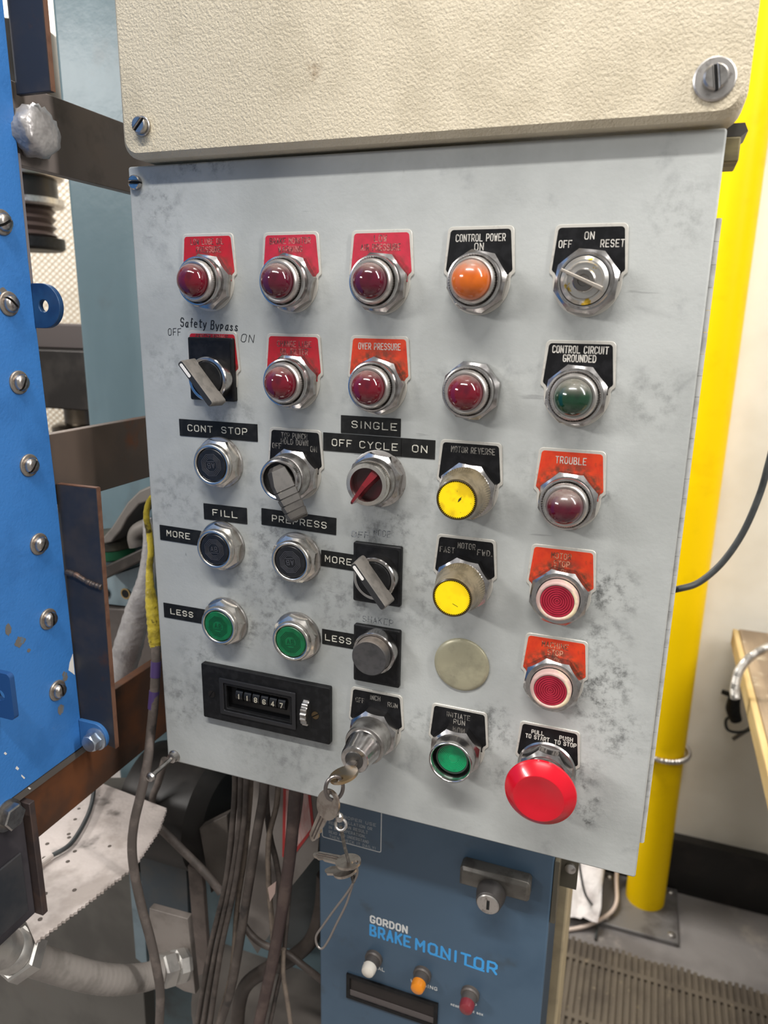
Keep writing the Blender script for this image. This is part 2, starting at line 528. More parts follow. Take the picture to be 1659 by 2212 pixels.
wood = M('worn bench wood', hexc('a08b70'), 0.6, col2=hexc('7f6d58'), scale=14, stretch=(1, 0.12, 1), col3=hexc('b8a98f'), scale3=20, lo3=0.55, hi3=0.7)
woode = M('pale sawn edge', hexc('cdb27c'), 0.6, col2=hexc('bb9d66'), scale=18, stretch=(1, 0.15, 1))
bench = thing('workbench', (0.80, 0.65, 0), 'wooden workbench with worn plank top standing at the right by the wall', 'workbench')
for k in range(4):
    x0 = 0.40 + k * 0.21
    build('top_plank', MB().box((x0, 0.05, 0.712), (x0 + 0.207, 1.235, 0.75)), wood, bench, bevel=0.003)
build('edge_strip', MB().box((0.388, 0.05, 0.712), (0.3995, 1.235, 0.748)), woode, bench, bevel=0.002)
for (x, y) in ((0.86, 0.12), (1.18, 0.12), (0.86, 1.16), (1.18, 1.16)):
    build('leg', MB().box((x - 0.04, y - 0.04, 0), (x + 0.04, y + 0.04, 0.712)), wood, bench, bevel=0.003)

blk = M('black cable jacket', hexc('2c2f30'), 0.5, col2=hexc('3a3d3d'), scale=60)
item('power_cable', MB().tube([(0.1647, 0.0480, 1.2226), (0.1735, 0.1400, 1.1911), (0.1932, 0.3000, 1.1380), (0.2109, 0.3000, 1.1441), (0.2292, 0.3100, 1.1502), (0.2488, 0.3200, 1.1707), (0.2648, 0.3300, 1.2013), (0.2757, 0.3400, 1.2382), (0.2801, 0.3450, 1.2681), (0.2864, 0.3600, 1.3147), (0.2990, 0.4200, 1.3756), (0.3336, 0.6000, 1.4800), (0.3893, 0.9500, 1.6833), (0.4417, 1.2840, 1.9083)], 0.0033, 12), blk,
     'thin black cable curving up past the yellow post to the right', 'cable')
def spring(path, r, wire, turns, seg=8):
    """corrugated flexible tube: a smooth tube whose radius ripples along its length"""
    return MB().tube(path, r, 16, 26, wob=lambda i: 1 + 0.09 * math.sin(i * 2.2))
flexm = M('galvanised flexible conduit', (0.55, 0.52, 0.48), 0.4, 0.9, col2=(0.40, 0.37, 0.34), scale=60)
item('flexible_conduit', spring([(0.3646, 0.9000, 0.7443), (0.3612, 0.9000, 0.7651), (0.3639, 0.9000, 0.7979), (0.3770, 0.9000, 0.8259), (0.3980, 0.9000, 0.8476), (0.4252, 0.9000, 0.8631), (0.4597, 0.9000, 0.8735)], 0.0078, 0, 0), flexm,
     'silver flexible conduit arching over the end of the wooden workbench', 'conduit')
hang = thing('cable_drop', (0.0, 0.0, 0.0), 'black plug and looped lead hanging on the wall beside the workbench', 'cable')
hang.location = (0.4182, 1.2700, 0.5501)
build('connector', MB().tube([(0.4144, 1.2450, 0.5859), (0.4145, 1.2480, 0.5490), (0.4252, 1.2500, 0.5192)], [0.012, 0.016, 0.013], 14), plast, hang)
build('connector_clip', MB().tube([(0.3893, 1.2620, 0.5793), (0.4139, 1.2500, 0.5786)], 0.006, 10), plast, hang)
build('lead', MB().tube([(0.4160, 1.2500, 0.5304), (0.4057, 1.2600, 0.5094), (0.4132, 1.2650, 0.4840), (0.4357, 1.2620, 0.4835), (0.4628, 1.2600, 0.4991)], 0.0035, 10), blk, hang)
build('lead_end', MB().tube([(0.4264, 1.2620, 0.4631), (0.4454, 1.2620, 0.4844), (0.4750, 1.2620, 0.5187)], 0.0045, 10), knobgrey, hang)
pm = M('white painted pipe', hexc('dcd7cf'), 0.4)
for k, (y0, lab) in enumerate(((243, 'upper white pipe running along the back wall behind the cabinet'), (266, 'lower white pipe running along the back wall behind the cabinet'))):
    item('wall_pipe', MB().tube([(0.2572, 1.2720, 1.8012), (0.3695, 1.2720, 1.8094)] if k == 0 else [(0.2589, 1.2720, 1.7879), (0.3715, 1.2720, 1.7957)], 0.006, 12, smooth=False), pm, lab, 'pipe')
loop = MB()
pts = [(PX0 + 0.0515 * math.cos(a), PY0 + 0.0515 * math.sin(a), 0.0) for a in [2 * PI * i / 200 for i in range(201)]]
zc = (0.2801, 1.1650, 0.4332)[2]
loop.tube([(PX0 + (x - PX0) * 1.06, PY0 + (y - PY0) * 1.06, zc) for x, y, z in pts], 0.0058, 10, smooth=False, wob=lambda i: 1 + 0.16 * math.sin(i * 1.45))
item('spring_band', loop, steelm, 'coiled steel spring band looped round the yellow post', 'band')

# things on the floor beyond the blue box
ragm = M('white crumpled plastic', hexc('e3dcd8'), 0.55, col2=hexc('c4bab6'), scale=20, bump=0.006, bscale=22)
rg = random.Random(3)
mb = MB()
vs, fs = [], []
for j in range(9):
    for i in range(9):
        vs.append((0.088 + 0.085 * i / 8 + rg.uniform(-.004, .004), 1.06 + 0.18 * j / 8 + rg.uniform(-.004, .004), 0.03 + 0.13 * j / 8 + rg.uniform(-.012, .012)))
for j in range(8):
    for i in range(8):
        fs.append((j * 9 + i, j * 9 + i + 1, (j + 1) * 9 + i + 1, (j + 1) * 9 + i))
n = len(vs)
vs += [(x, y + 0.05, max(0.0, z - 0.03 - 0.13 * (y - 1.06) / 0.18)) for x, y, z in vs]
fs += [tuple(a + n for a in reversed(f)) for f in fs]
edge = [j for j in range(9)] + [j * 9 + 8 for j in range(1, 9)] + [72 + 7 - j for j in range(8)] + [(7 - j) * 9 for j in range(7)]
for a, b in zip(edge, edge[1:] + edge[:1]):
    fs.append((a, a + n, b + n, b))
item('plastic_sack', mb.add(vs, fs), ragm, 'crumpled white plastic sack on the floor left of the yellow post', 'sack', sharp=80)
item('floor_cable', MB().tube([(0.0301, 0.9978, 0.0200), (0.1109, 1.0469, 0.0060), (0.1710, 1.0811, 0.0200), (0.2095, 1.1380, 0.0300), (0.205, 1.22, 0.06), (0.208, 1.262, 0.25), (0.21, 1.272, 0.6)], 0.0048, 12), M('cream cable jacket', hexc('d9c6b8'), 0.5),
     'cream cable curving over the floor to behind the yellow post', 'cable')
item('floor_wire', MB().tube([(0.11, 1.11, 0.175), (0.1348, 1.0744, 0.1000), (0.1629, 1.1046, 0.0300), (0.1721, 1.0756, 0.0120), (0.1712, 1.0395, 0.0050)], 0.003, 10), blk,
     'thin dark wire drooping from the white sack onto the floor', 'wire')
bg_beige = M('beige cabinet paint', hexc('a8987a'), 0.55, col2=hexc('94866c'), scale=20)
item('beige_cabinet', MB().box((0.03, 0.205, 0.0), ((0.1375, 0.2050, 0.8508)[0], 0.30, 0.955)), bg_beige, 'narrow beige cabinet standing behind the blue steel box', 'cabinet', bevel=0.003)

# ------------------------------------------------------------ control panel
STAINS = [(-0.115, -0.095, 0.035, 0.75), (-0.085, -0.02, 0.03, 0.7), (-0.055, -0.03, 0.03, 0.8), (-0.085, -0.085, 0.035, 0.6), (-0.09, -0.05, 0.05, 0.5), (-0.15, -0.13, 0.03, 0.5),
          (-0.115, 0.06, 0.035, 0.45), (0.005, -0.01, 0.04, 0.55), (-0.02, -0.07, 0.05, 0.5), (0.150, -0.03, 0.03, 0.95), (0.152, -0.062, 0.025, 0.7), (0.150, -0.10, 0.035, 1.0), (0.160, -0.085, 0.02, 0.9), (0.147, -0.172, 0.010, 0.9), (0.150, -0.183, 0.008, 1.0), (0.1535, -0.195, 0.008, 1.0), (0.158, -0.176, 0.007, 0.9), (0.085, -0.135, 0.022, 0.8),
          (0.165, -0.125, 0.03, 0.7), (0.146, -0.16, 0.022, 0.6), (0.151, -0.188, 0.02, 0.65), (0.10, -0.175, 0.028, 0.5), (0.06, -0.165, 0.03, 0.7), (0.035, -0.15, 0.02, 0.55), (0.085, -0.145, 0.03, 0.6),
          (0.123, 0.10, 0.04, 0.4), (0.06, 0.16, 0.035, 0.35), (-0.065, 0.15, 0.035, 0.4), (-0.13, 0.15, 0.035, 0.4), (-0.165, 0.205, 0.03, 0.5), (-0.14, 0.235, 0.02, 1.0), (-0.115, 0.236, 0.02, 0.9),
          (-0.168, 0.10, 0.03, 0.35), (-0.165, 0.0, 0.04, 0.4), (0.17, 0.19, 0.03, 0.3), (0.168, 0.09, 0.03, 0.35), (0.11, 0.04, 0.03, 0.4), (0.14, 0.028, 0.02, 0.55), (0.055, 0.03, 0.05, 0.35), (-0.17, -0.17, 0.04, 0.5),
          (-0.08, -0.18, 0.08, 0.35), (0.03, -0.05, 0.045, 0.4)]
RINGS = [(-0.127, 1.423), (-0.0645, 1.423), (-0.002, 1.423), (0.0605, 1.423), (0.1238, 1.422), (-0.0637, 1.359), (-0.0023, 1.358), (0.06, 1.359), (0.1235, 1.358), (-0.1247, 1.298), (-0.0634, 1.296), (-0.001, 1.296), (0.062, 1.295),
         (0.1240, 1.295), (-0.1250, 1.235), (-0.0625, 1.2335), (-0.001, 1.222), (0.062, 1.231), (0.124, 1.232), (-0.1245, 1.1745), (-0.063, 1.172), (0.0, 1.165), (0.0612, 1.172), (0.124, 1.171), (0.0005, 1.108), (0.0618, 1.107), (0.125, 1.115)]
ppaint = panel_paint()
panel = thing('control_panel', (0, 0, 1.0368), 'light grey sheet steel control panel door covered in pilot lights and buttons', 'control panel')
PZC = 1.2685
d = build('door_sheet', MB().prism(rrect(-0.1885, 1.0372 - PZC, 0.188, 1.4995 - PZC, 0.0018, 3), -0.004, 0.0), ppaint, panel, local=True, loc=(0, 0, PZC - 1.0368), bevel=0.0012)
rim = MB().box((-0.1880, 0.004, 1.038), (-0.1862, 0.018, 1.499)).box((0.1858, 0.004, 1.038), (0.1876, 0.018, 1.499)).box((-0.188, 0.004, 1.4975), (0.1876, 0.018, 1.499)).box((-0.188, 0.004, 1.0375), (0.1876, 0.018, 1.039))
build('door_flange', rim, M('bare grey paint', hexc('a9aaa8'), 0.5), panel)
mb = MB()
text_mb([('Safety', -0.1419, 1.3965, 0.0212)], 0.0056, 0.00075, jit=0.10, slant=0.10, rot=-0.05, mb=mb)
text_mb([('Bypass', -0.1170, 1.3950, 0.0215)], 0.0056, 0.00075, jit=0.10, slant=0.14, rot=-0.05, mb=mb)
build('handwriting', mb, ink, panel)
mb = MB()
text_mb([('OFF', -0.1580, 1.3898, 0.0105)], 0.0046, 0.00042, jit=0.07, slant=0.1, rot=0.05, mb=mb)
text_mb([('ON', -0.0992, 1.3870, 0.0095)], 0.0050, 0.00042, jit=0.07, slant=0.2, mb=mb)
build('pencil_mark', mb, ink, panel)
mb = MB()
text_mb([('OFF', -0.0148, 1.2567, 0.0125)], 0.0040, 0.0006, jit=0.10, slant=0.1, mb=mb)
text_mb([('MODE', 0.0013, 1.2592, 0.0118)], 0.0042, 0.0004, jit=0.05, slant=0.05, mb=mb)
text_mb([('SHAKER', -0.0010, 1.1945, 0.0225)], 0.0042, 0.0004, jit=0.06, slant=0.05, mb=mb, skip=0.25)
build('pencil_mark', mb, inkf, panel)

box_m = M('dark inner enclosure', hexc('3b3a39'), 0.6)
item('enclosure_body', MB().box((-0.178, 0.0185, 1.045), (0.178, 0.05, 1.492)), box_m, 'dark enclosure body behind the grey control panel door', 'enclosure')

# piano hinge down the right edge
hm = M('grey painted hinge', hexc('b4b4b2'), 0.45, col2=hexc('9c9b99'), scale=80)
hinge = thing('piano_hinge', (0.1895, 0.006, 1.06), 'long piano hinge down the right edge of the grey control panel', 'hinge')
zz = 1.062
while zz < 1.447:
    build('knuckle', MB().lathe([(0.0021, 0.0), (0.0021, 0.01178)], 16, 'z', (0.1890, 0.0068, zz)), hm, hinge)
    zz += 0.01195
build('hinge_leaf', MB().box((0.1877, 0.0068, 1.062), (0.1888, 0.018, 1.449)), hm, hinge)

def slot_screw(name, x, z, r, h, y0, mat, label, rot, washer=None, wm=None, group=None):
    t = thing(name, (x, y0, z), label, 'screw', group)
    b0 = 0.0
    if washer:
        build('washer', MB().lathe([(washer, 0), (washer, 0.0012), (washer * 0.92, 0.0018), (r * 0.9, 0.0018)], 32), wm or mat, t, local=True)
        b0 = 0.0018
    cr, sr = math.cos(rot), math.sin(rot)
    head = MB()
    g = r * 0.13
    for sgn in (-1, 1):
        a0 = math.asin(min(0.99, g / r))
        poly = circ(0, 0, r, 20, a0, PI - a0, True)
        if sgn < 0:
            poly = [(-p[0], -p[1]) for p in poly]
        poly = [(p[0] * cr - p[1] * sr, p[0] * sr + p[1] * cr) for p in poly]
        head.prism(poly, b0, b0 + h, ch=h * 0.22)
    build('screw_head', head, mat, t, local=True)
    build('slot', MB().lathe([(r * 0.97, b0), (r * 0.97, b0 + h * 0.5)], 24), darkgap, t, local=True)
    return t
slot_screw('panel_screw', -0.1823, 1.4890, 0.0048, 0.0034, 0.0, chrome, 'small slotted screw in the top left corner of the grey panel', -0.05)
# loosened long screw at the bottom left corner
t = thing('loose_bolt', (-0.1812, 0, 1.0430), 'long loosened screw sticking out of the bottom left corner of the grey panel', 'screw')
build('shank', MB().lathe([(0.0018, 0), (0.0018, 0.031)], 16, mod=lambda k, i: 1), pewter, t, local=True)
build('screw_head', MB().lathe([(0.0018, 0.0298), (0.0036, 0.0304), (0.0040, 0.032), (0.0032, 0.0338), (0.0012, 0.0346)], 24), pewter, t, local=True)
build('collar_nut', MB().lathe([(0.0052, 0), (0.0052, 0.0012), (0.0042, 0.002), (0.0040, 0.005), (0.0020, 0.0056)], 24), pewter, t, local=True)

# ------------------------------------------------------------ cream cover box on top
cover = thing('cream_cover_box', (0.006, 0.05, 1.5012), 'cream hammered enamel cover box above the grey control panel', 'cover')
cb = MB().prism(rrect(-0.1828, 1.5012, 0.1950, 1.86, 0.0125, 6), -0.018, 0.0125, ch=0.0035)
build('lid', cb, cream, cover, bevel=0.0)
build('body', MB().prism(rrect(-0.176, 1.507, 0.188, 1.85, 0.01, 5), -0.12, -0.018), M('cream enamel', hexc('a39a84'), 0.5), cover)
slot_screw('cover_screw', -0.1647, 1.5203, 0.0052, 0.0036, -0.0125, pewter, 'slotted screw in the lower left corner of the cream cover box', 0.75, 0.0062, pewter)
t = slot_screw('cover_screw', 0.1785, 1.5190, 0.0060, 0.0042, -0.0125, pewter, 'large slotted screw in the lower right corner of the cream cover box', 1.75, 0.0102, steelm)
t.rotation_euler = (0.0, 0.0, 0.10)
item('wooden_spacer', MB().box((0.183, 0.021, 1.4868), (0.1965, 0.05, 1.4994)), M('old pale wood', hexc('8f835e'), 0.7, col2=hexc('6f6448'), scale=60, stretch=(0.2, 1, 1)), 'small block of old wood behind the top right corner of the panel', 'block', bevel=0.001)
item('mounting_bracket', MB().ngon([(0.183, 0.022, 1.4996), (0.1965, 0.022, 1.4996), (0.1995, 0.022, 1.5020), (0.1975, 0.022, 1.5062), (0.183, 0.022, 1.5062)], (0, 0.028, 0)), M('dark bracket steel', hexc('4b4843'), 0.5), 'dark steel bracket between cream cover and the small wooden block', 'bracket')

# ------------------------------------------------------------ panel devices (built around the centre of their hole, out of the panel)
MMS = 0.001
def mm(poly):
    return [(x * MMS, z * MMS) for x, z in poly]
def legend_outline(ins=0.0):
    top, hw, hb, nz = 31.3 - ins, 20.0 - ins, 21.7 - ins, 4.3 + ins
    o = circ(hw - 3 + ins * 0.4, top - 3 + ins * 0.4, max(1.2, 3 - ins * 0.6), 5, 0, PI / 2, True)
    o += [(-x, z) for x, z in reversed(o)]
    left = [(-hb, nz + 1.2), (-hb + 0.5, nz + 0.2), (-hb + 1.6, nz - 0.6), (-19.3 + ins, nz - 2.0)]
    r = 19.3 - ins
    a = math.asin((nz - 3.2) / r)
    arc = circ(0, 0, r, 30, PI - a, 2 * PI + a, True)
    right = [(-x, z) for x, z in reversed(left)]
    return mm(o + left + arc + right)
def legend(t, field, lines, lmat, h=3.6, stroke=None, jit=0.0, tilt=0.0):
    """lines: (text, x mm, mm below the top edge, width mm)"""
    L = build('legend_plate', MB().prism(legend_outline(0), 0, 0.0009, ch=0.00025), silver, t, local=True)
    build('colour_field', MB().prism([q for q in legend_outline(1.5) if q[1] > 0.0004], 0.0009, 0.00105), field, L, local=True)
    mb = text_mb([(s, x * MMS, (31.3 - dz) * MMS, wd * MMS) for s, x, dz, wd in lines], h * MMS, stroke or 0.00052, t=0.00008, base=0.00105)
    build('lettering', mb, lmat, L, local=True)
    if tilt:
        L.rotation_euler = (0, tilt, 0)
    return L
def knurl(n, amp, rings):
    return lambda k, i: 1 + (amp if (i % 2 and k in rings) else 0)
def nut(t, rot, mat=None, rf=0.0172, h=0.0078, rc=0.0158):
    return build('lock_nut', MB().octnut(rf, 0.0009, h, rc, 64, rot), mat or chrome, t, local=True, sharp=22)

def pilot(x, z, label, lens, rot, group='domed pilot lights', dome=0.0108, big=1.0):
    t = thing('pilot_light', (x, 0, z), label, 'light', group)
    nut(t, rot)
    build('bezel', MB().lathe([(0.0154, 0.0070), (0.0154, 0.0100), (0.0158, 0.0128), (0.0159, 0.0142), (0.0155, 0.0151), (0.0147, 0.0153), (0.0140, 0.0146), (0.0138, 0.0105)], 56), chrome, t, local=True, sharp=50)
    n = 120
    build('lens_ring', MB().lathe([(0.0133, 0.0108), (0.0132, 0.0178), (0.0128, 0.0190), (0.0121, 0.0197), (dome + 0.0003, 0.0196), (dome + 0.0002, 0.0186)], n, mod=knurl(n, 0.022, (0, 1))), steelm, t, local=True, sharp=40)
    prof = [(dome, 0.0180)]
    for i in range(12):
        a = PI / 2 * i / 12
        prof.append((dome * math.cos(a), 0.0200 + dome * 0.93 * math.sin(a)))
    prof.append((0.0002, 0.0200 + dome * 0.93))
    build('lens', MB().lathe(prof, 48), lens, t, local=True, sharp=70)
    return t

p = pilot(-0.1270, 1.4237, 'red domed pilot light under plate reading LOW LUBE OIL PRESSURE', lensredb, 0.25)
legend(p, redf, [('LOW LUBE OIL', -0.3, 5.2, 25.5), ('PRESSURE', 0.6, 10.2, 19)], lettw, 3.4)
p = pilot(-0.0645, 1.4232, 'red domed pilot light under plate reading BRAKE MONITOR WARNING', lensred, 0.15)
legend(p, pinkf, [('BRAKE MONITOR', -0.3, 5.4, 29), ('WARNING', -0.2, 10.4, 17)], lettw, 3.4)
p = pilot(-0.0018, 1.4230, 'red domed pilot light under plate reading LOW AIR PRESSURE', lensred, 0.3)
legend(p, pinkf, [('LOW', -0.5, 5.0, 8), ('AIR PRESSURE', -0.4, 10.2, 26)], lettw, 3.6)
p = pilot(0.0605, 1.4235, 'amber domed pilot light under plate reading CONTROL POWER ON', lensamber, 0.2, dome=0.0113)
legend(p, blackf, [('CONTROL POWER', 0.2, 6.4, 29.5), ('ON', -0.4, 11.4, 5.2)], lett, 3.8)
p = pilot(-0.0637, 1.3593, 'red domed pilot light under plate reading CHANGE LUBE OIL FILTER', lensredb, 0.35)
legend(p, redf, [('CHANGE LUBE', 0.8, 6.6, 25), ('OIL FILTER', 0.6, 11.6, 20)], lettw, 3.6)
p = pilot(-0.0023, 1.3593, 'red domed pilot light under orange plate reading OVER PRESSURE', lensredb, 0.1)
legend(p, orangef, [('OVER PRESSURE', 0.2, 6.6, 28.5)], lett, 3.8)
p = pilot(0.0600, 1.3590, 'red domed pilot light without a name plate in the second row', lensredb, 0.3)
p = pilot(0.1232, 1.3593, 'dark green domed pilot light under plate reading CONTROL CIRCUIT GROUNDED', lensgreen, 0.32)
legend(p, blackf, [('CONTROL CIRCUIT', 0.0, 5.2, 31.5), ('GROUNDED', 0.0, 10.2, 18.5)], lett, 3.8, stroke=0.00066)
p = pilot(0.1234, 1.2952, 'red domed pilot light under orange plate reading TROUBLE', lensredd, 0.33)
legend(p, orangef, [('TROUBLE', -0.3, 6.9, 18)], lett, 4.0)

# on / off / reset lever switch, top right
t = thing('selector_switch', (0.1238, 0, 1.4232), 'chrome selector switch under black plate reading OFF ON RESET', 'switch')
legend(t, blackf, [('ON', -0.6, 6.3, 5.0), ('OFF', -13.6, 10.6, 7), ('RESET', 12.2, 10.6, 12.5)], lett, 3.7)
nut(t, 0.28, h=0.0085)
yspl = M('chrome with yellow paint splashes', (0.62, 0.60, 0.57), 0.26, 0.9, col2=hexc('c9a83a'), scale=130, lo=0.60, hi=0.66)
build('collar', MB().lathe([(0.0150, 0.007), (0.0150, 0.0150), (0.0143, 0.0158), (0.0135, 0.0158), (0.0132, 0.013)], 56), chrome, t, local=True)
build('knob', MB().lathe([(0.0130, 0.010), (0.0130, 0.0165), (0.0110, 0.0185), (0.0102, 0.0186), (0.0095, 0.0172), (0.0063, 0.0172), (0.0063, 0.0200), (0.0057, 0.0206), (0.0030, 0.0206), (0.0028, 0.0195)], 56), yspl, t, local=True, sharp=30)
fin = MB().prism([(-0.0128, -0.0007), (0.0118, -0.0011), (0.0118, 0.0011), (-0.0128, 0.0007)], 0.0180, 0.0285, ch=0.0003)
build('gap_ring', MB().lathe([(0.0139, 0.0100), (0.0139, 0.0138)], 40), darkgap, t, local=True)
build('lock_core', MB().lathe([(0.0060, 0.0195), (0.0060, 0.0212), (0.0054, 0.0217), (0.0032, 0.0217), (0.0030, 0.0209)], 40), M('dark steel core', (0.20, 0.19, 0.18), 0.3, 0.9), t, local=True)
build('turning_blade', fin.xf(Matrix.Rotation(0.42, 4, 'Y')), M('pale nickel', (0.60, 0.54, 0.47), 0.35, 0.9), t, local=True)

# square-plate lever switches
def square_plate(t, x0, z0, x1, z1):
    pl = build('backing_plate', MB().prism(rrect(x0, z0, x1, z1, 0.0012, 3), 0, 0.0036, ch=0.0006), plast, t, local=True)
    build('raised_border', MB().prism(rrect(x0 + 0.0022, z0 + 0.0022, x1 - 0.0022, z1 - 0.0022, 0.001, 3), 0.0036, 0.0039), blackf, pl, local=True)
def lever_switch(x, z, label, x0, z0, x1, z1, ang, dx, dz):
    t = thing('lever_switch', (x, 0, z), label, 'switch', 'grey lever switches on square black plates')
    square_plate(t, x0 - x, z0 - z, x1 - x, z1 - z)
    build('bezel', MB().lathe([(0.0152, 0.0036), (0.0152, 0.0120), (0.0146, 0.0128), (0.0128, 0.0128), (0.0124, 0.0116)], 56), chrome, t, local=True)
    build('knob_base', MB().lathe([(0.0122, 0.0100), (0.0122, 0.0132), (0.0118, 0.0138)], 48), plast, t, local=True)
    L, hw0, hw1 = 0.0188, 0.0031, 0.0025
    rows = []
    mb = MB()
    n = 14
    prof = []
    for (u, v) in [(-1, -1), (1, -1), (1, 1), (-1, 1)]:
        prof.append((u, v))
    poly = rrect(-hw0, -L, hw0, L, 0.0018, 4)
    top = rrect(-hw1, -L + 0.0006, hw1, L - 0.0006, 0.0016, 4)
    m = len(poly)
    vs = [(a, -0.0130, b) for a, b in poly] + [(a, -0.0272, b) for a, b in top] + [(a * 0.8, -0.0280, b * 0.985) for a, b in top]
    fs = [tuple(range(m - 1, -1, -1)), tuple(range(2 * m, 3 * m))]
    for k in range(2):
        for i in range(m):
            j = (i + 1) % m
            fs.append((k * m + i, k * m + j, (k + 1) * m + j, (k + 1) * m + i))
    Rm = Matrix.Translation((dx, 0, dz)) @ Matrix.Rotation(-ang, 4, 'Y')
    lv = build('lever', mb.add(vs, fs).xf(Rm), knobgrey, t, local=True, sharp=30)
    fac = MB().prism(rrect(-0.0019, -L + 0.0012, 0.0019, L - 0.0012, 0.0012, 4), 0.0279, 0.0282).xf(Rm)
    build('lever_face', fac, M('dark grey lever face', hexc('242425'), 0.55), lv, local=True)
    pi_ = MB().prism(rrect(-0.0010, L - 0.0135, 0.0010, L - 0.0022, 0.0009, 4), 0.0282, 0.0285).xf(Rm)
    o = build('pointer_line', pi_, M('white pointer', hexc('e4e0da'), 0.5), lv, local=True)
    o['label'] = 'white pointer line'
    return t
t = lever_switch(-0.1246, 1.3590, 'grey lever switch on black square over red plate, marked Safety Bypass', -0.1450, 1.3433, -0.1085, 1.3869, 0.70, 0.0008, -0.0018)
L = build('legend_plate', MB().prism([(a - 0.0020, b + 0.0008) for a, b in legend_outline(0)], 0, 0.0009, ch=0.00025), silver, t, local=True)
build('colour_field', MB().prism([(a - 0.0020, b + 0.0008) for a, b in legend_outline(1.5)], 0.0009, 0.00105), redf, L, local=True)
build('lettering', text_mb([('SAFETY BYPASS', -0.0020, 0.0278, 0.026)], 0.0036, 0.0005, base=0.00105, t=0.00008), lettw, L, local=True)
lever_switch(0.0005, 1.2300, 'grey lever switch on square black plate below pencilled OFF MODE', -0.0184, 1.2085, 0.0168, 1.2517, 0.67, 0.0018, 0.0003)
# plain black button on a square plate
t = thing('push_button', (0.0008, 0, 1.1748), 'plain dark grey push button on square black plate below faded SHAKER', 'button')
square_plate(t, -0.0186, 1.1467 - 1.1748, 0.0164, 1.1905 - 1.1748)
build('bezel', MB().lathe([(0.0155, 0.0036), (0.0155, 0.0118), (0.0149, 0.0126), (0.0136, 0.0126), (0.0132, 0.0112)], 56), chrome, t, local=True)
build('button_cap', MB().lathe([(0.0131, 0.010), (0.0129, 0.0200), (0.0122, 0.0207), (0.0110, 0.0205)], 48), M('dusty charcoal plastic', hexc('403e3e'), 0.55, col2=hexc('353434'), scale=150, dust=(hexc('8a7d70'), 0.2, 0.9, 0.6)), t, local=True)

# flush buttons with the octagon emblem
def emblem(cap, h, mat, rot):
    mb = MB()
    for r in (0.0083, 0.0072, 0.0061, 0.0050):
        o = [(r * math.cos(PI / 8 + k * PI / 4), r * math.sin(PI / 8 + k * PI / 4)) for k in range(8)]
        for k in range(8):
            a, b = Vector(o[k]), Vector(o[(k + 1) % 8])
            e = (b - a).normalized()
            nn = Vector((-e.y, e.x)) * 0.00016
            mb.prism([tuple(a - nn), tuple(b - nn), tuple(b + nn), tuple(a + nn)], h, h + 0.0003)
    text_mb([('AB', 0, 0.0004, 0.0056)], 0.0034, 0.00042, t=0.0003, base=h, mb=mb)
    mb.prism([(-0.0032, -0.0027), (0.0032, -0.0027), (0.0032, -0.0023), (-0.0032, -0.0023)], h, h + 0.0003)
    mb.xf(Matrix.Rotation(-rot, 4, 'Y'))
    build('emblem', mb, mat, cap, local=True)
def flush(x, z, label, cmat, emat, rot, nrot, deep=0.0):
    t = thing('push_button', (x, 0, z), label, 'button', 'flush buttons with octagon emblem')
    build('sealing_washer', MB().lathe([(0.0190, 0), (0.0190, 0.0008), (0.0184, 0.0018), (0.0170, 0.0020)], 48), pewter if deep else steelm, t, local=True)
    build('lock_nut', MB().octnut(0.0166, 0.0018, 0.0082, 0.0150, 64, nrot), nickelp, t, local=True, sharp=22)
    build('bezel', MB().lathe([(0.0150, 0.0075), (0.0152, 0.0100), (0.0149, 0.0116), (0.0140, 0.0124), (0.0130, 0.0124), (0.0123, 0.0116), (0.0120, 0.0100)], 56), nickelp, t, local=True, sharp=60)
    c = build('button_cap', MB().lathe([(0.0118, 0.0092), (0.0118, 0.0114), (0.0112, 0.0120), (0.0105, 0.0120)], 56), cmat, t, local=True)
    emblem(c, 0.0120, emat, rot)
    return t
nickelp = M('satin nickel nut', (0.66, 0.63, 0.58), 0.27, 1.0, col2=(0.45, 0.42, 0.38), scale=140, lo=0.5, hi=0.75, col3=(0.2, 0.18, 0.16), scale3=90, lo3=0.7, hi3=0.8)
capblk = M('black button cap', hexc('141416'), 0.4, col2=hexc('1f1f21'), scale=200)
embl = M('grey emblem lines', hexc('45454a'), 0.5)
embg = M('dark green emblem lines', hexc('064c2c'), 0.5)
flush(-0.1247, 1.2985, 'black flush button with upside down emblem below tape reading CONT STOP', capblk, embl, PI + 0.1, 0.3)
flush(-0.1254, 1.2352, 'black flush button with upright emblem below tape reading FILL', capblk, embl, 0.05, 0.2, 1)
flush(-0.0632, 1.2338, 'black flush button with upside down emblem below tape reading PREPRESS', capblk, embl, PI + 0.12, 0.35)
flush(-0.1250, 1.1745, 'green flush button beside LESS tape near the left edge of the panel', greencap, embg, -0.05, 0.1, 1)
flush(-0.0640, 1.1722, 'green flush button left of LESS tape, above the black counter', greencap, embg, 0.08, 0.25, 1)

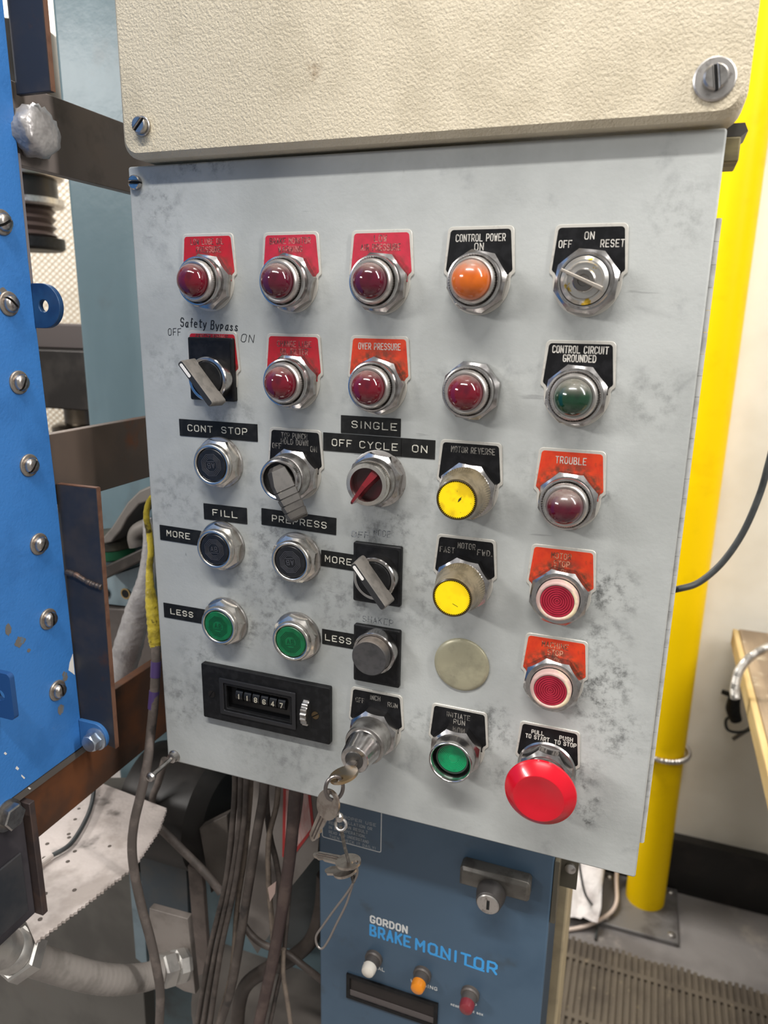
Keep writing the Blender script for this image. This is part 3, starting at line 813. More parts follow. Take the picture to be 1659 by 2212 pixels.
# top punch selector with long ribbed handle
t = thing('selector_switch', (-0.0634, 0, 1.2958), 'grey ribbed handle selector under plate reading TOP PUNCH HOLD DOWN', 'switch')
legend(t, blackf, [('TOP PUNCH', -0.6, 5.0, 19.5), ('HOLD DOWN', -0.4, 9.3, 20.5), ('OFF', -14.2, 12.8, 6.6), ('ON', 14.2, 13.2, 4.6)], lettd, 3.5)
nut(t, 0.3, h=0.0095)
build('collar', MB().lathe([(0.0158, 0.0085), (0.0156, 0.0195), (0.0150, 0.0205), (0.0142, 0.0200)], 56), pewter, t, local=True)
n = 140
build('knurled_ring', MB().lathe([(0.0143, 0.0180), (0.0143, 0.0250), (0.0138, 0.0262), (0.0128, 0.0266), (0.0118, 0.0258), (0.0115, 0.0215)], n, mod=knurl(n, 0.02, (0, 1))), chrome, t, local=True, sharp=40)
build('knob_base', MB().lathe([(0.0117, 0.0205), (0.0117, 0.0232)], 40), plast, t, local=True)
# handle: wedge nose inside the ring, then a ridge-backed bar with cross grooves
mb = MB()
sec = [(-0.0088, 0.0042, 0.0252, 0.0268), (-0.0060, 0.0072, 0.0250, 0.0318), (0.0030, 0.0088, 0.0250, 0.0365)]
hs = 0.0368
for k in range(5):
    u0 = 0.0038 + k * 0.0049
    sec += [(u0, 0.0086, 0.0250, hs), (u0 + 0.0041, 0.0086 - 0.0002 * k, 0.0250, hs - 0.0003 * k), (u0 + 0.0043, 0.0080, 0.0250, hs - 0.0022), (u0 + 0.0048, 0.0078, 0.0250, hs - 0.0022)]
sec += [(0.0288, 0.0078, 0.0250, 0.0325), (0.0300, 0.0070, 0.0254, 0.0300)]
vs, fs = [], []
for (u, hw, hb, ht) in sec:
    vs += [(-hw, -hb, -u), (-hw, -(hb + (ht - hb) * 0.15), -u), (0, -ht, -u), (hw, -(hb + (ht - hb) * 0.15), -u), (hw, -hb, -u)]
for k in range(len(sec) - 1):
    for i in range(5):
        j = (i + 1) % 5
        fs.append((k * 5 + i, k * 5 + j, (k + 1) * 5 + j, (k + 1) * 5 + i))
fs += [(0, 1, 2, 3, 4), tuple(range(len(sec) * 5 - 1, len(sec) * 5 - 6, -1))]
mb.add(vs, fs)
mb.xf(Matrix.Translation((0.001, 0, 0.001)) @ Matrix.Rotation(-0.47, 4, 'Y'))
build('ribbed_handle', mb, M('scuffed grey handle', hexc('46423e'), 0.45, col2=hexc('3a3633'), scale=150, col3=hexc('b5aa9c'), scale3=220, lo3=0.68, hi3=0.76), t, local=True, sharp=15)

# red illuminated selector
t = thing('selector_switch', (-0.0018, 0, 1.2975), 'red finned selector switch below tape reading OFF CYCLE ON', 'switch')
build('sealing_washer', MB().lathe([(0.0196, 0), (0.0196, 0.0007), (0.0186, 0.0010)], 48), steelm, t, local=True)
nut(t, 0.25, h=0.0095)
build('collar', MB().lathe([(0.0156, 0.0085), (0.0154, 0.0160), (0.0148, 0.0170), (0.0142, 0.0165)], 56), pewter, t, local=True)
build('knurled_ring', MB().lathe([(0.0142, 0.0150), (0.0142, 0.0216), (0.0138, 0.0226), (0.0112, 0.0230), (0.0108, 0.0220), (0.0108, 0.0150)], n, mod=knurl(n, 0.02, (0, 1))), nickelp, t, local=True, sharp=40)
build('red_insert', MB().lathe([(0.0108, 0.014), (0.0108, 0.0172)], 40), M('deep red insert', (0.045, 0.002, 0.005), 0.3, coat=0.4), t, local=True)
fin = MB()
sec = [(-0.0105, 0.0042, 0.0172, 0.0205), (-0.0080, 0.0042, 0.0172, 0.0225), (0.0000, 0.0028, 0.0172, 0.0275), (0.0130, 0.0016, 0.0172, 0.0288), (0.0152, 0.0010, 0.0200, 0.0270)]
vs, fs = [], []
for (u, hw, hb, ht) in sec:
    vs += [(-hw, -hb, -u), (-hw * 0.55, -ht, -u), (hw * 0.55, -ht, -u), (hw, -hb, -u)]
for k in range(len(sec) - 1):
    for i in range(4):
        j = (i + 1) % 4
        fs.append((k * 4 + i, k * 4 + j, (k + 1) * 4 + j, (k + 1) * 4 + i))
fs += [(0, 1, 2, 3), tuple(range(len(sec) * 4 - 1, len(sec) * 4 - 5, -1))]
build('lever_fin', fin.add(vs, fs).xf(Matrix.Rotation(0.60, 4, 'Y')), M('clear red plastic', (0.13, 0.003, 0.008), 0.10, coat=0.9), t, local=True, sharp=20)

# yellow buttons
def yellow(x, z, label, face, rot, scuff):
    t = thing('push_button', (x, 0, z), label, 'button', 'tall yellow push buttons')
    nut(t, rot, h=0.0095, rf=0.0175)
    k = 128
    build('shroud', MB().lathe([(0.0160, 0.0090), (0.0162, 0.0130), (0.0157, 0.0150), (0.0146, 0.0200), (0.0132, 0.0300), (0.0128, 0.0312), (0.0122, 0.0315)], k, mod=knurl(k, 0.035, (1, 2))), smoke, t, local=True, sharp=40)
    build('rim', MB().lathe([(0.0127, 0.0309), (0.0125, 0.0322), (0.0119, 0.0325), (0.0116, 0.0318), (0.0116, 0.0300)], 64), smokerim, t, local=True)
    teeth = []
    for i in range(120):
        a = 2 * PI * i / 120
        r = 0.0116 if i % 2 else 0.0107
        teeth.append((r * math.cos(a), r * math.sin(a)))
    build('toothed_edge', MB().lathe([(0.0115, 0.0302), (0.0115, 0.0315)], 48), M('dark amber', hexc('5d4505'), 0.35), t, local=True)
    bf = build('button_face', MB().prism(teeth, 0.0310, 0.0319), face, t, local=True)
    o = build('scuff_mark', MB().prism(scuff, 0.0319, 0.03196), M('black scuff', hexc('2c2510'), 0.6), bf, local=True)
    o['label'] = 'dark scuff mark'
    return t
p = yellow(0.0606, 1.2958, 'scuffed tall yellow push button under plate reading MOTOR REVERSE', yellowdirty, 0.3, [(0.0008, -0.0014), (0.0016, -0.0010), (0.0030, 0.0006), (0.0028, 0.0012), (0.0034, 0.0024), (0.0024, 0.0016), (0.0016, 0.0010), (0.0012, 0.0002)])
legend(p, blackf, [('MOTOR REVERSE', 1.6, 5.8, 28)], lettd, 3.6)
p = yellow(0.0604, 1.2325, 'clean tall yellow push button under plate reading FAST MOTOR FWD', yellowcap, 0.22, [(0.0004, -0.0040), (0.0040, -0.0056), (0.0040, -0.0053), (0.0005, -0.0037)])
legend(p, blackf, [('MOTOR', 0.6, 6.2, 11.5), ('FAST', -12.4, 10.2, 9.6), ('FWD.', 13.0, 9.4, 9.8)], lettd, 3.6)

# red stop buttons
def stop(x, z, label, rot):
    t = thing('push_button', (x, 0, z), label, 'button', 'red grooved stop buttons')
    nut(t, rot, h=0.0098, rf=0.0176, rc=0.0166)
    build('recess', MB().lathe([(0.0137, 0.0090), (0.0137, 0.0100)], 40), darkgap, t, local=True)
    build('cap_ring', MB().lathe([(0.0131, 0.0095), (0.0131, 0.0140), (0.0126, 0.0153), (0.0114, 0.0157), (0.0106, 0.0153), (0.0104, 0.0140)], 56, cap=False), pinkring, t, local=True, sharp=60)
    prof = [(0.0103, 0.0135), (0.0103, 0.0150)]
    r = 0.0099
    while r > 0.0012:
        prof += [(r, 0.0150), (r - 0.0006, 0.0150), (r - 0.0009, 0.0143), (r - 0.0011, 0.0143)]
        r -= 0.0014
    prof.append((0.0004, 0.0150))
    build('grooved_cap', MB().lathe(prof, 56), stopred, t, local=True, sharp=20)
    return t
p = stop(0.1230, 1.2332, 'red grooved push button under worn orange plate reading MOTOR STOP', 0.3)
legend(p, orangef, [('MOTOR', -1.0, 6.0, 12), ('STOP', -0.4, 11.0, 9.5)], letto, 3.5)
p = stop(0.1233, 1.1722, 'red grooved push button under worn orange plate reading MACHINE STOP', 0.25)
legend(p, orangef, [('MACHINE', -0.6, 6.0, 16.5), ('STOP', -0.2, 11.0, 9.5)], letto, 3.5)

# blanking plug
item('blanking_plug', MB().lathe([(0.0193, 0), (0.0193, 0.0008), (0.0187, 0.0016), (0.0165, 0.0023), (0.010, 0.0028), (0.0002, 0.0030)], 56), M('dull ivory plated cap', hexc('a8a288'), 0.36, 0.25, col2=hexc('98937c'), scale=60, col3=hexc('6c685c'), scale3=70, lo3=0.62, hi3=0.78),
     'round ivory metal blanking plug covering an empty hole in the panel', 'plug', loc=(0.0612, 0, 1.1722), sharp=50)

# initiate run button
t = thing('push_button', (0.0612, 0, 1.1080), 'green button sunk in a deep chrome collar, plate reading INITIATE RUN', 'button')
legend(t, blackf, [('INITIATE', -0.5, 6.4, 16.5), ('RUN', 0.4, 11.0, 8)], lettd, 3.4)
nut(t, 0.38, h=0.0105)
build('collar', MB().lathe([(0.0158, 0.0095), (0.0153, 0.0170), (0.0154, 0.0200), (0.0151, 0.0210), (0.0143, 0.0212), (0.0136, 0.0204), (0.0132, 0.0130)], 56), chrome, t, local=True, sharp=60)
build('recess', MB().lathe([(0.0133, 0.0120), (0.0133, 0.0132)], 40), darkgap, t, local=True)
build('cap_ring', MB().lathe([(0.0118, 0.0125), (0.0118, 0.0152), (0.0113, 0.0160), (0.0104, 0.0158), (0.0104, 0.0125)], 48, cap=False), M('dark clear ring', hexc('2d3a33'), 0.2, coat=0.5), t, local=True)
prof = [(0.0104, 0.0130), (0.0104, 0.0154)]
for i in range(7):
    r = 0.0100 - i * 0.0010
    prof += [(r, 0.0156 - 0.0001 * i), (r - 0.0007, 0.0156 - 0.0001 * i), (r - 0.00085, 0.0153 - 0.0001 * i)]
prof.append((0.0004, 0.0149))
build('green_lens', MB().lathe(prof, 48), M('bright green lens', (0.0, 0.30, 0.11), 0.2, coat=0.4, col2=(0.0, 0.20, 0.08), scale=80), t, local=True, sharp=20)

# red mushroom button
t = thing('emergency_button', (0.1236, 0, 1.1075), 'large glossy red mushroom button under plate reading PULL TO START PUSH TO STOP', 'button')
legend(t, blackf, [('PULL', -7.6, 6.4, 8.0), ('TO START', -7.6, 10.2, 15.6), ('PUSH', 11.2, 6.8, 8.4), ('TO STOP', 11.0, 10.6, 14.0)], lett, 2.7, stroke=0.0006)
build('sealing_washer', MB().lathe([(0.0196, 0.0009), (0.0196, 0.0020), (0.0186, 0.0032), (0.0170, 0.0034)], 48), chrome, t, local=True)
build('lock_nut', MB().octnut(0.0168, 0.0034, 0.0125, 0.0150, 64, 0.3), chrome, t, local=True, sharp=22)
build('stem', MB().lathe([(0.0140, 0.0120), (0.0135, 0.0200), (0.0120, 0.0210), (0.0110, 0.0260)], 48), chrome, t, local=True)
build('mushroom_head', MB().lathe([(0.0110, 0.0225), (0.0150, 0.0232), (0.0205, 0.0262), (0.0226, 0.0284), (0.0231, 0.0297), (0.0228, 0.0309), (0.0218, 0.0318), (0.0166, 0.0372), (0.0160, 0.0375), (0.0150, 0.0374), (0.0112, 0.0366), (0.0094, 0.0362), (0.0040, 0.0359), (0.0003, 0.0358)], 96), mushred, t, local=True, sharp=20)

# key switch
t = thing('key_switch', (-0.0008, 0, 1.1085), 'chrome key switch with long barrel, plate reading OFF INCH RUN', 'switch')
legend(t, blackf, [('OFF', -12.6, 9.8, 6.6), ('INCH', -0.8, 5.6, 7.6), ('RUN', 12.8, 8.6, 7.2)], lettd, 3.4)
nut(t, 0.3, h=0.0105)
build('collar', MB().lathe([(0.0158, 0.0095), (0.0152, 0.0150), (0.0150, 0.0230), (0.0145, 0.0242), (0.0128, 0.0243)], 56), pewter, t, local=True)
build('barrel', MB().lathe([(0.0127, 0.0235), (0.0125, 0.0285), (0.0118, 0.0295), (0.0104, 0.0412), (0.0098, 0.0424), (0.0086, 0.0427)], 56), chrome, t, local=True)
build('lock_face', MB().lathe([(0.0066, 0.0420), (0.0066, 0.0432), (0.0060, 0.0436)], 40), M('dark lock face', (0.10, 0.095, 0.09), 0.3, 0.8), t, local=True)

# ------------------------------------------------------------ embossed tapes
def dymo(name_lab, x0, z0, x1, z1, lines, h=0.0043, zt=0.0, thick=0.0004, rot=0.0, group='embossed black tape labels'):
    """strip from (x0, z0) lower left to (x1, z1) upper right, tilted by rot about its centre"""
    cx, cz = (x0 + x1) / 2, (z0 + z1) / 2
    hw, hh = (x1 - x0) / 2, (z1 - z0) / 2
    t = tag(build('tape_label', MB().prism(rrect(-hw, -hh, hw, hh, 0.0002, 2), 0, thick), tape, loc=(cx, -zt, cz)), name_lab, 'label', group)
    build('lettering', text_mb([(s, x - cx, z - cz, wd) for s, x, z, wd in lines], h, 0.00062, t=0.0003, base=thick), tapel, t, local=True)
    if rot:
        t.rotation_euler = (0, rot, 0)
    return t
dymo('black tape label embossed CONT STOP above the upper left black button', -0.1581, 1.3158, -0.0931, 1.3282, [('CONT', -0.1403, 1.3222, 0.0205), ('STOP', -0.1118, 1.3224, 0.0205)])
dymo('black tape label embossed FILL above the left black button', -0.1407, 1.2540, -0.1038, 1.2663, [('FILL', -0.1223, 1.2602, 0.0205)])
dymo('black tape label embossed MORE at the left edge of the panel', -0.1814, 1.2327, -0.1440, 1.2447, [('MORE', -0.1645, 1.2390, 0.0205)], rot=0.02)
dymo('black tape label embossed PREPRESS below the ribbed handle selector', -0.0918, 1.2546, -0.0327, 1.2670, [('PREPRESS', -0.0615, 1.2607, 0.0425)], rot=0.02)
dymo('black tape label embossed MORE left of the lower lever switch', -0.0445, 1.2295, -0.0188, 1.2415, [('MORE', -0.0310, 1.2357, 0.0200)], rot=0.02)
dymo('black tape label embossed LESS at the left edge of the panel', -0.1825, 1.1683, -0.1430, 1.1807, [('LESS', -0.1655, 1.1745, 0.0205)], h=0.0041)
dymo('black tape label embossed LESS left of the plain square plate button', -0.0441, 1.1694, -0.0188, 1.1812, [('LESS', -0.0312, 1.1752, 0.0200)])
dymo('black tape label embossed SINGLE above the OFF CYCLE ON tape', -0.0292, 1.3264, 0.0133, 1.3384, [('SINGLE', -0.0052, 1.3328, 0.0315)])
dymo('long black tape label embossed OFF and ON under the SINGLE tape', -0.0423, 1.3134, 0.0371, 1.3259, [('OFF', -0.0283, 1.3196, 0.0142), ('ON', 0.0268, 1.3196, 0.0098)])
dymo('black tape label embossed CYCLE stuck over the middle of the long OFF ON tape', -0.0196, 1.3136, 0.0140, 1.3257, [('CYCLE', -0.0018, 1.3196, 0.0265)], zt=0.0004)

# ------------------------------------------------------------ counter
t = thing('counter', (-0.0920, 0, 1.1130), 'black mechanical counter showing 118647 with reset wheel, below the green buttons', 'counter')
ox, oz = -0.0920, 1.1130
def cl(x0, z0, x1, z1, r=0.0008):
    return rrect(x0 - ox, z0 - oz, x1 - ox, z1 - oz, r, 3)
def frame(outer, inner, h0, h1):
    n = len(outer)
    vs = [(x, -h0, z) for x, z in outer] + [(x, -h1, z) for x, z in outer] + [(x, -h1, z) for x, z in inner] + [(x, -h0, z) for x, z in inner]
    fs = []
    for k in range(4):
        for i in range(n):
            j = (i + 1) % n
            a, b = k * n, ((k + 1) % 4) * n
            fs.append((a + i, a + j, b + j, b + i))
    return MB().add(vs, fs)
fp = build('face_plate', frame(cl(-0.1470, 1.0898, -0.0361, 1.1367, 0.001), cl(-0.1252, 1.1016, -0.0683, 1.1231), 0, 0.0050), plast, t, local=True, bevel=0.0006)
build('window_frame', frame(cl(-0.1304, 1.0970, -0.0638, 1.1278), cl(-0.1268, 1.1004, -0.0671, 1.1243), 0.0048, 0.0064), M('satin black bezel', hexc('232325'), 0.35), t, local=True, bevel=0.0003)
build('window_lip', frame(cl(-0.1262, 1.1008, -0.0676, 1.1238), cl(-0.1244, 1.1024, -0.0692, 1.1222), 0.0048, 0.0056), plast, t, local=True, bevel=0.0003)
build('dial_back', MB().prism(cl(-0.1252, 1.1016, -0.0683, 1.1231), 0, 0.0012), M('dark dial glass', hexc('0a0a0b'), 0.2), t, local=True)
for k, ch in enumerate('118647'):
    x = -0.1141 + k * 0.00744
    dw = build('number_wheel', MB().lathe([(0.0056, -0.0030), (0.0056, 0.0030)], 40, 'x', (x - ox, 0.0012, 1.1140 - oz)), M('black number wheel', hexc('121213'), 0.4), t, local=True)
    build('digit', text_mb([(ch, x - ox, 1.1140 - oz, 0.0022 if ch != '1' else 0.0009)], 0.0036, 0.0006, t=0.0003, base=0.0043), M('cream digits', hexc('b9b2a0'), 0.5), dw, local=True)
n2 = 72
build('wheel_slot', MB().prism(cl(-0.0588, 1.1000, -0.0518, 1.1248, 0.0005), 0.0049, 0.0052), darkgap, t, local=True)
build('reset_wheel', MB().lathe([(0.0112, -0.0026), (0.0118, -0.0020), (0.0118, 0.0020), (0.0112, 0.0026)], n2, 'x', (-0.0554 - ox, -0.0005, 1.1128 - oz), mod=lambda k, i: 1.0 if (i // 2) % 2 else 0.94), pewter, t, local=True, sharp=25)
for (x, z, mat, rt) in ((-0.1384, 1.1116, M('black screw', hexc('2a2725'), 0.4, 0.5), 1.0), (-0.0478, 1.1124, M('brassy dirty screw', hexc('5a4a33'), 0.45, 0.6), 0.6)):
    h = MB()
    for sg in (0, PI):
        h.prism([((px * math.cos(rt + sg) - pz * math.sin(rt + sg)) + x - ox, (px * math.sin(rt + sg) + pz * math.cos(rt + sg)) + z - oz) for px, pz in circ(0, 0, 0.0030, 14, 0.16, PI - 0.16, True)], 0.0050, 0.0056)
    build('screw', h, mat, t, local=True)

# ------------------------------------------------------------ keys on the key switch
def key_mb(c, ax, side, blade, bow_r=0.0115, th=0.0018, hole=0.0024, bow_l=None):
    """flat key: bow centre c, blade runs along ax, lies in the plane (ax, side)"""
    ax, side = Vector(ax).normalized(), Vector(side).normalized()
    side = (side - ax * side.dot(ax)).normalized()
    nn = ax.cross(side)
    c = Vector(c)
    bl = bow_l or bow_r
    bow, rest = MB(), MB()
    N = 36
    outer = [(bl * math.cos(2 * PI * i / N), bow_r * math.sin(2 * PI * i / N)) for i in range(N)]
    inner = [(-bl * 0.58 + hole * math.cos(2 * PI * i / N), hole * math.sin(2 * PI * i / N)) for i in range(N)]
    vs = []
    for off in (th / 2, -th / 2):
        for ring in (outer, inner):
            vs += [c + ax * a + side * b + nn * off for a, b in ring]
    fs = []
    for i in range(N):
        j = (i + 1) % N
        fs += [(i, j, N + j, N + i), (2 * N + i, 3 * N + i, 3 * N + j, 2 * N + j), (i, 2 * N + i, 2 * N + j, j), (N + i, N + j, 3 * N + j, 3 * N + i)]
    bow.add(vs, fs)
    prof = [(bl * 0.85, -0.0040), (bl + blade - 0.003, -0.0036), (bl + blade, -0.0008), (bl + blade, 0.0008), (bl + blade - 0.0025, 0.0024)]
    u = bl + blade - 0.004
    k = 0
    while u > bl + 0.006:
        prof.append((u, 0.0026 + (0.0012 if k % 2 else 0.0)))
        u -= 0.0024
        k += 1
    prof += [(bl + 0.004, 0.0040), (bl * 0.85, 0.0042)]
    rest.ngon([c + ax * a + side * b - nn * (th * 0.45) for a, b in prof], nn * th * 0.9)
    gro = MB()
    for s0 in (-0.0016, 0.0006):
        gro.ngon([c + ax * a + side * b + nn * (th * 0.45) for a, b in ((bl * 0.95, s0), (bl + blade - 0.003, s0), (bl + blade - 0.003, s0 + 0.0008), (bl * 0.95, s0 + 0.0008))], nn * 0.0003)
    return bow, rest, gro
def key(name, label, c, ax, side, blade, bm, **k):
    t = thing(name, c, label, 'key', None)
    b, r, g = key_mb(c, ax, side, blade, **k)
    build('bow', b, bm, t)
    build('blade', r, nickel, t)
    if blade > 0.012:
        build('groove', g, M('dark key groove', (0.12, 0.10, 0.09), 0.4, 0.8), t)
    return t
kc = (-0.0016, -0.0590, 1.1073)
key('switch_key', 'brass edged key pushed into the chrome key switch', kc, (0.03, 1, 0.04), (0.95, 0, 0.30), 0.0075, M('worn brass key', (0.42, 0.36, 0.28), 0.36, 1.0, col2=(0.55, 0.38, 0.2), scale=70), bow_l=0.0100, bow_r=0.0100)
ring_m = M('dull iron ring', (0.20, 0.18, 0.17), 0.35, 0.9)
r0 = (-0.0056, -0.0655, 1.1004)
pts = []
for i in range(41):
    a = 2 * PI * i / 40
    pts.append((r0[0] + 0.0048 * math.sin(a), r0[1] + 0.0035 * math.sin(a), r0[2] + 0.0088 * math.cos(a)))
item('key_ring', MB().tube(pts, 0.0013, 10, smooth=False), ring_m, 'small iron link hanging from the key in the switch', 'ring')
key('spare_key', 'grey key hanging blade down from the iron link below the key switch', (-0.0098, -0.0660, 1.0872), (-0.36, 0.02, -0.93), (0.93, -0.30, -0.36), 0.0225, nickel, bow_r=0.0090, bow_l=0.0118)
sw = thing('swivel_clip', (-0.0024, -0.0620, 1.0720), 'small steel swivel clip hanging below the grey spare key', 'clip')
build('swivel_ball', MB().lathe([(0.0008, -0.0035), (0.0024, -0.002), (0.0028, 0), (0.0024, 0.002), (0.0008, 0.0035)], 20, 'z', (-0.0034, -0.0620, 1.0760)), steelm, sw)
c0 = (-0.0024, -0.0620, 1.0709)
build('swivel_loop', MB().tube([(c0[0] + 0.0038 * math.cos(a), c0[1] + 0.0015 * math.sin(a), c0[2] + 0.0034 * math.sin(a)) for a in [2 * PI * i / 30 for i in range(31)]], 0.0010, 8, smooth=False), steelm, sw)
build('swivel_stem', MB().tube([(-0.0054, -0.0630, 1.0813), (-0.0041, -0.0620, 1.0780), (-0.0031, -0.0620, 1.0754)], 0.0016, 10), steelm, sw)
cordm = M('dark braided cord', hexc('3a3632'), 0.7, col2=hexc('57514a'), scale=400)
cord = thing('wire_lanyard', (0.0002, -0.0610, 1.0529), 'dark cord hanging from the swivel clip down to the loop of wire', 'cord')
build('cord', MB().tube([(-0.0024, -0.0620, 1.0691), (-0.0005, -0.0610, 1.0557), (0.0027, -0.0610, 1.0432), (0.0044, -0.0610, 1.0385), (0.0054, -0.0600, 1.0293), (0.0065, -0.0600, 1.0255)], 0.0012, 10), cordm, cord)
build('wire_loop', MB().tube([(0.0088, -0.0600, 1.0387), (0.0088, -0.0600, 1.0323), (0.0051, -0.0600, 1.0228), (-0.0001, -0.0600, 1.0122), (-0.0082, -0.0600, 0.9978), (-0.0173, -0.0600, 0.9807), (-0.0225, -0.0600, 0.9700), (-0.0218, -0.0600, 0.9621), (-0.0178, -0.0600, 0.9607), (-0.0131, -0.0590, 0.9692), (-0.0069, -0.0590, 0.9855), (0.0002, -0.0590, 1.0037), (0.0037, -0.0590, 1.0165), (0.0057, -0.0590, 1.0248), (0.0070, -0.0590, 1.0309)], 0.00085, 8), M('grey steel wire', (0.30, 0.27, 0.25), 0.4, 0.8), cord)
key('spare_key', 'upper grey key lying sideways, threaded on the dark cord', (0.0025, -0.0605, 1.0413), (-0.96, 0.10, -0.16), (0.1, -1, 0.10), 0.019, nickel, bow_r=0.0085, bow_l=0.0090)
key('spare_key', 'lower short key threaded on the dark cord under the other', (0.0005, -0.0608, 1.0341), (-0.92, 0.05, -0.34), (0.1, -1, 0.05), 0.0075, nickel, bow_r=0.0080, bow_l=0.0090)

# ------------------------------------------------------------ left: blue guard and its bolts
BX = -0.25
bluem = M('blue enamel', hexc('3876ba'), 0.45, col2=hexc('326dae'), scale=20, bump=0.00025, bscale=420, col3=hexc('6f6357'), scale3=14, lo3=0.67, hi3=0.74, coat=0.1)
blued = M('backlit blue enamel', hexc('17335a'), 0.38, col2=hexc('23486f'), scale=25)  # guard blue darkened: the lug's backlit shade is put into its colour
scale_m = M('mill scale steel', hexc('33343a'), 0.45, 0.3, col2=hexc('453f3d'), scale=22, col3=hexc('54382a'), scale3=30, lo3=0.62, hi3=0.78)
rustedge = M('rusty cut edge', hexc('6b4a38'), 0.7, col2=hexc('5a3b2b'), scale=90)
bolt_m = M('zinc bolt', (0.52, 0.49, 0.46), 0.33, 1.0, col2=(0.33, 0.29, 0.26), scale=180)
dirtw = M('brownish washer', (0.40, 0.35, 0.30), 0.42, 0.8, col2=(0.25, 0.20, 0.16), scale=160)
guard = thing('machine_guard', (BX, -0.11, 1.053), 'blue painted sheet steel machine guard with a column of bolts', 'guard')
sheet = MB().ngon([(BX, -0.25, 1.0525), (BX, -0.0290, 1.0535), (BX, -0.0306, 1.275), (BX, -0.0345, 1.437), (BX, -0.0335, 1.54), (BX, -0.033, 1.80), (BX, -0.25, 1.80)], (-0.0022, 0, 0))  # unseen front part reaches forward to shade the panel's left side
build('guard_sheet', sheet, bluem, guard, bevel=0.0006)
build('bottom_flange', MB().box((BX - 0.030, -0.25, 1.0465), (BX - 0.0004, -0.026, 1.0524)), M('grimy grey flange', hexc('56504b'), 0.6), guard)
build('edge_flange', MB().box((BX - 0.0021, -0.0345, 1.405), (BX - 0.0004, -0.0318, 1.505)), M('grey flange edge', hexc('8d8688'), 0.45, 0.4), guard)
chip = M('bare white chip', hexc('ded9d2'), 0.6)
mb = MB()
for poly in ([(-0.2499, -0.0305, 1.1378), (-0.2499, -0.0348, 1.1317), (-0.2499, -0.0366, 1.1260), (-0.2499, -0.0330, 1.1219), (-0.2499, -0.0308, 1.1192)],
             [(-0.2499, -0.1034, 1.0926), (-0.2499, -0.1020, 1.0903), (-0.2499, -0.1033, 1.0899), (-0.2499, -0.1047, 1.0919)],
             [(-0.2499, -0.0952, 1.0757), (-0.2499, -0.0935, 1.0726), (-0.2499, -0.0949, 1.0719), (-0.2499, -0.0967, 1.0746)],
             [(-0.2499, -0.0922, 1.0666), (-0.2499, -0.0893, 1.0620), (-0.2499, -0.0903, 1.0614), (-0.2499, -0.0924, 1.0652)],
             [(-0.2499, -0.0871, 1.0525), (-0.2499, -0.0852, 1.0500), (-0.2499, -0.0865, 1.0497), (-0.2499, -0.0880, 1.0519)]):
    build('paint_chip', MB().ngon(poly, (0.0001, 0, 0)), chip, guard)
mb = MB()
rr = random.Random(9)
for (c, ry, rz) in (((-0.2499, -0.0878, 1.1822), 0.0030, 0.0050), ((-0.2499, -0.0796, 1.1693), 0.0052, 0.0042), ((-0.2499, -0.0724, 1.1592), 0.0018, 0.0016), ((-0.2499, -0.0410, 1.1225), 0.0030, 0.0046), ((-0.2499, -0.0486, 1.0979), 0.0034, 0.0052), ((-0.2499, -0.0593, 1.4154), 0.0035, 0.0022)):
    mb = MB().ngon([(c[0], c[1] + ry * rr.uniform(0.7, 1.15) * math.cos(a), c[2] + rz * rr.uniform(0.7, 1.15) * math.sin(a)) for a in [2 * PI * i / 18 for i in range(18)]], (0.00006, 0, 0))
    build('rust_patch', mb, M('worn brown grey patch', hexc('6b6661'), 0.6, col2=hexc('54708c'), scale=160, lo=0.5, hi=0.62), guard)
GPOS = ['top', 'second', 'third', 'fourth', 'fifth', 'sixth', 'lowest']
for k, p in enumerate(((-0.2500, -0.0541, 1.4590), (-0.2500, -0.0558, 1.4072), (-0.2500, -0.0545, 1.3545), (-0.2500, -0.0536, 1.2956), (-0.2500, -0.0526, 1.2362), (-0.2500, -0.0516, 1.1761), (-0.2500, -0.0502, 1.1153))):
    t = thing('guard_bolt', p, GPOS[k] + (' slotted bolt in view' if k == 0 else ' slotted bolt from the top' if k < 6 else ' slotted bolt') + ' along the edge of the blue guard', 'bolt', 'slotted bolts along the blue guard')
    build('washer', MB().lathe([(0.0082, 0), (0.0082, 0.0010), (0.0076, 0.0016), (0.0055, 0.0018)], 32, 'x'), dirtw, t, local=True)
    a0 = [0.5, 2.4, 1.1, 0.9, 1.0, 1.5, 1.6][k]
    hd = MB()
    for sg in (0, PI):
        pr = []
        base = circ(0, 0, 0.0058, 16, 0.14, PI - 0.14, True)
        rot = lambda q, h: (h, q[0] * math.cos(a0 + sg) - q[1] * math.sin(a0 + sg), q[0] * math.sin(a0 + sg) + q[1] * math.cos(a0 + sg))
        m = len(base)
        vs = []
        for (s, h) in ((1, 0.0016), (1, 0.0034), (0.86, 0.0050), (0.5, 0.0060)):
            vs += [rot((q[0] * s, 0.0008 + (q[1] - 0.0008) * s), h) for q in base]
        fs = []
        for kk in range(3):
            for i in range(m):
                j = (i + 1) % m
                fs.append((kk * m + i, kk * m + j, (kk + 1) * m + j, (kk + 1) * m + i))
        fs += [tuple(range(m - 1, -1, -1)), tuple(range(3 * m, 4 * m))]
        hd.add(vs, fs)
    build('bolt_head', hd, bolt_m, t, local=True, sharp=50)
    build('slot', MB().lathe([(0.0056, 0.0016), (0.0052, 0.0032)], 20, 'x'), darkgap, t, local=True)

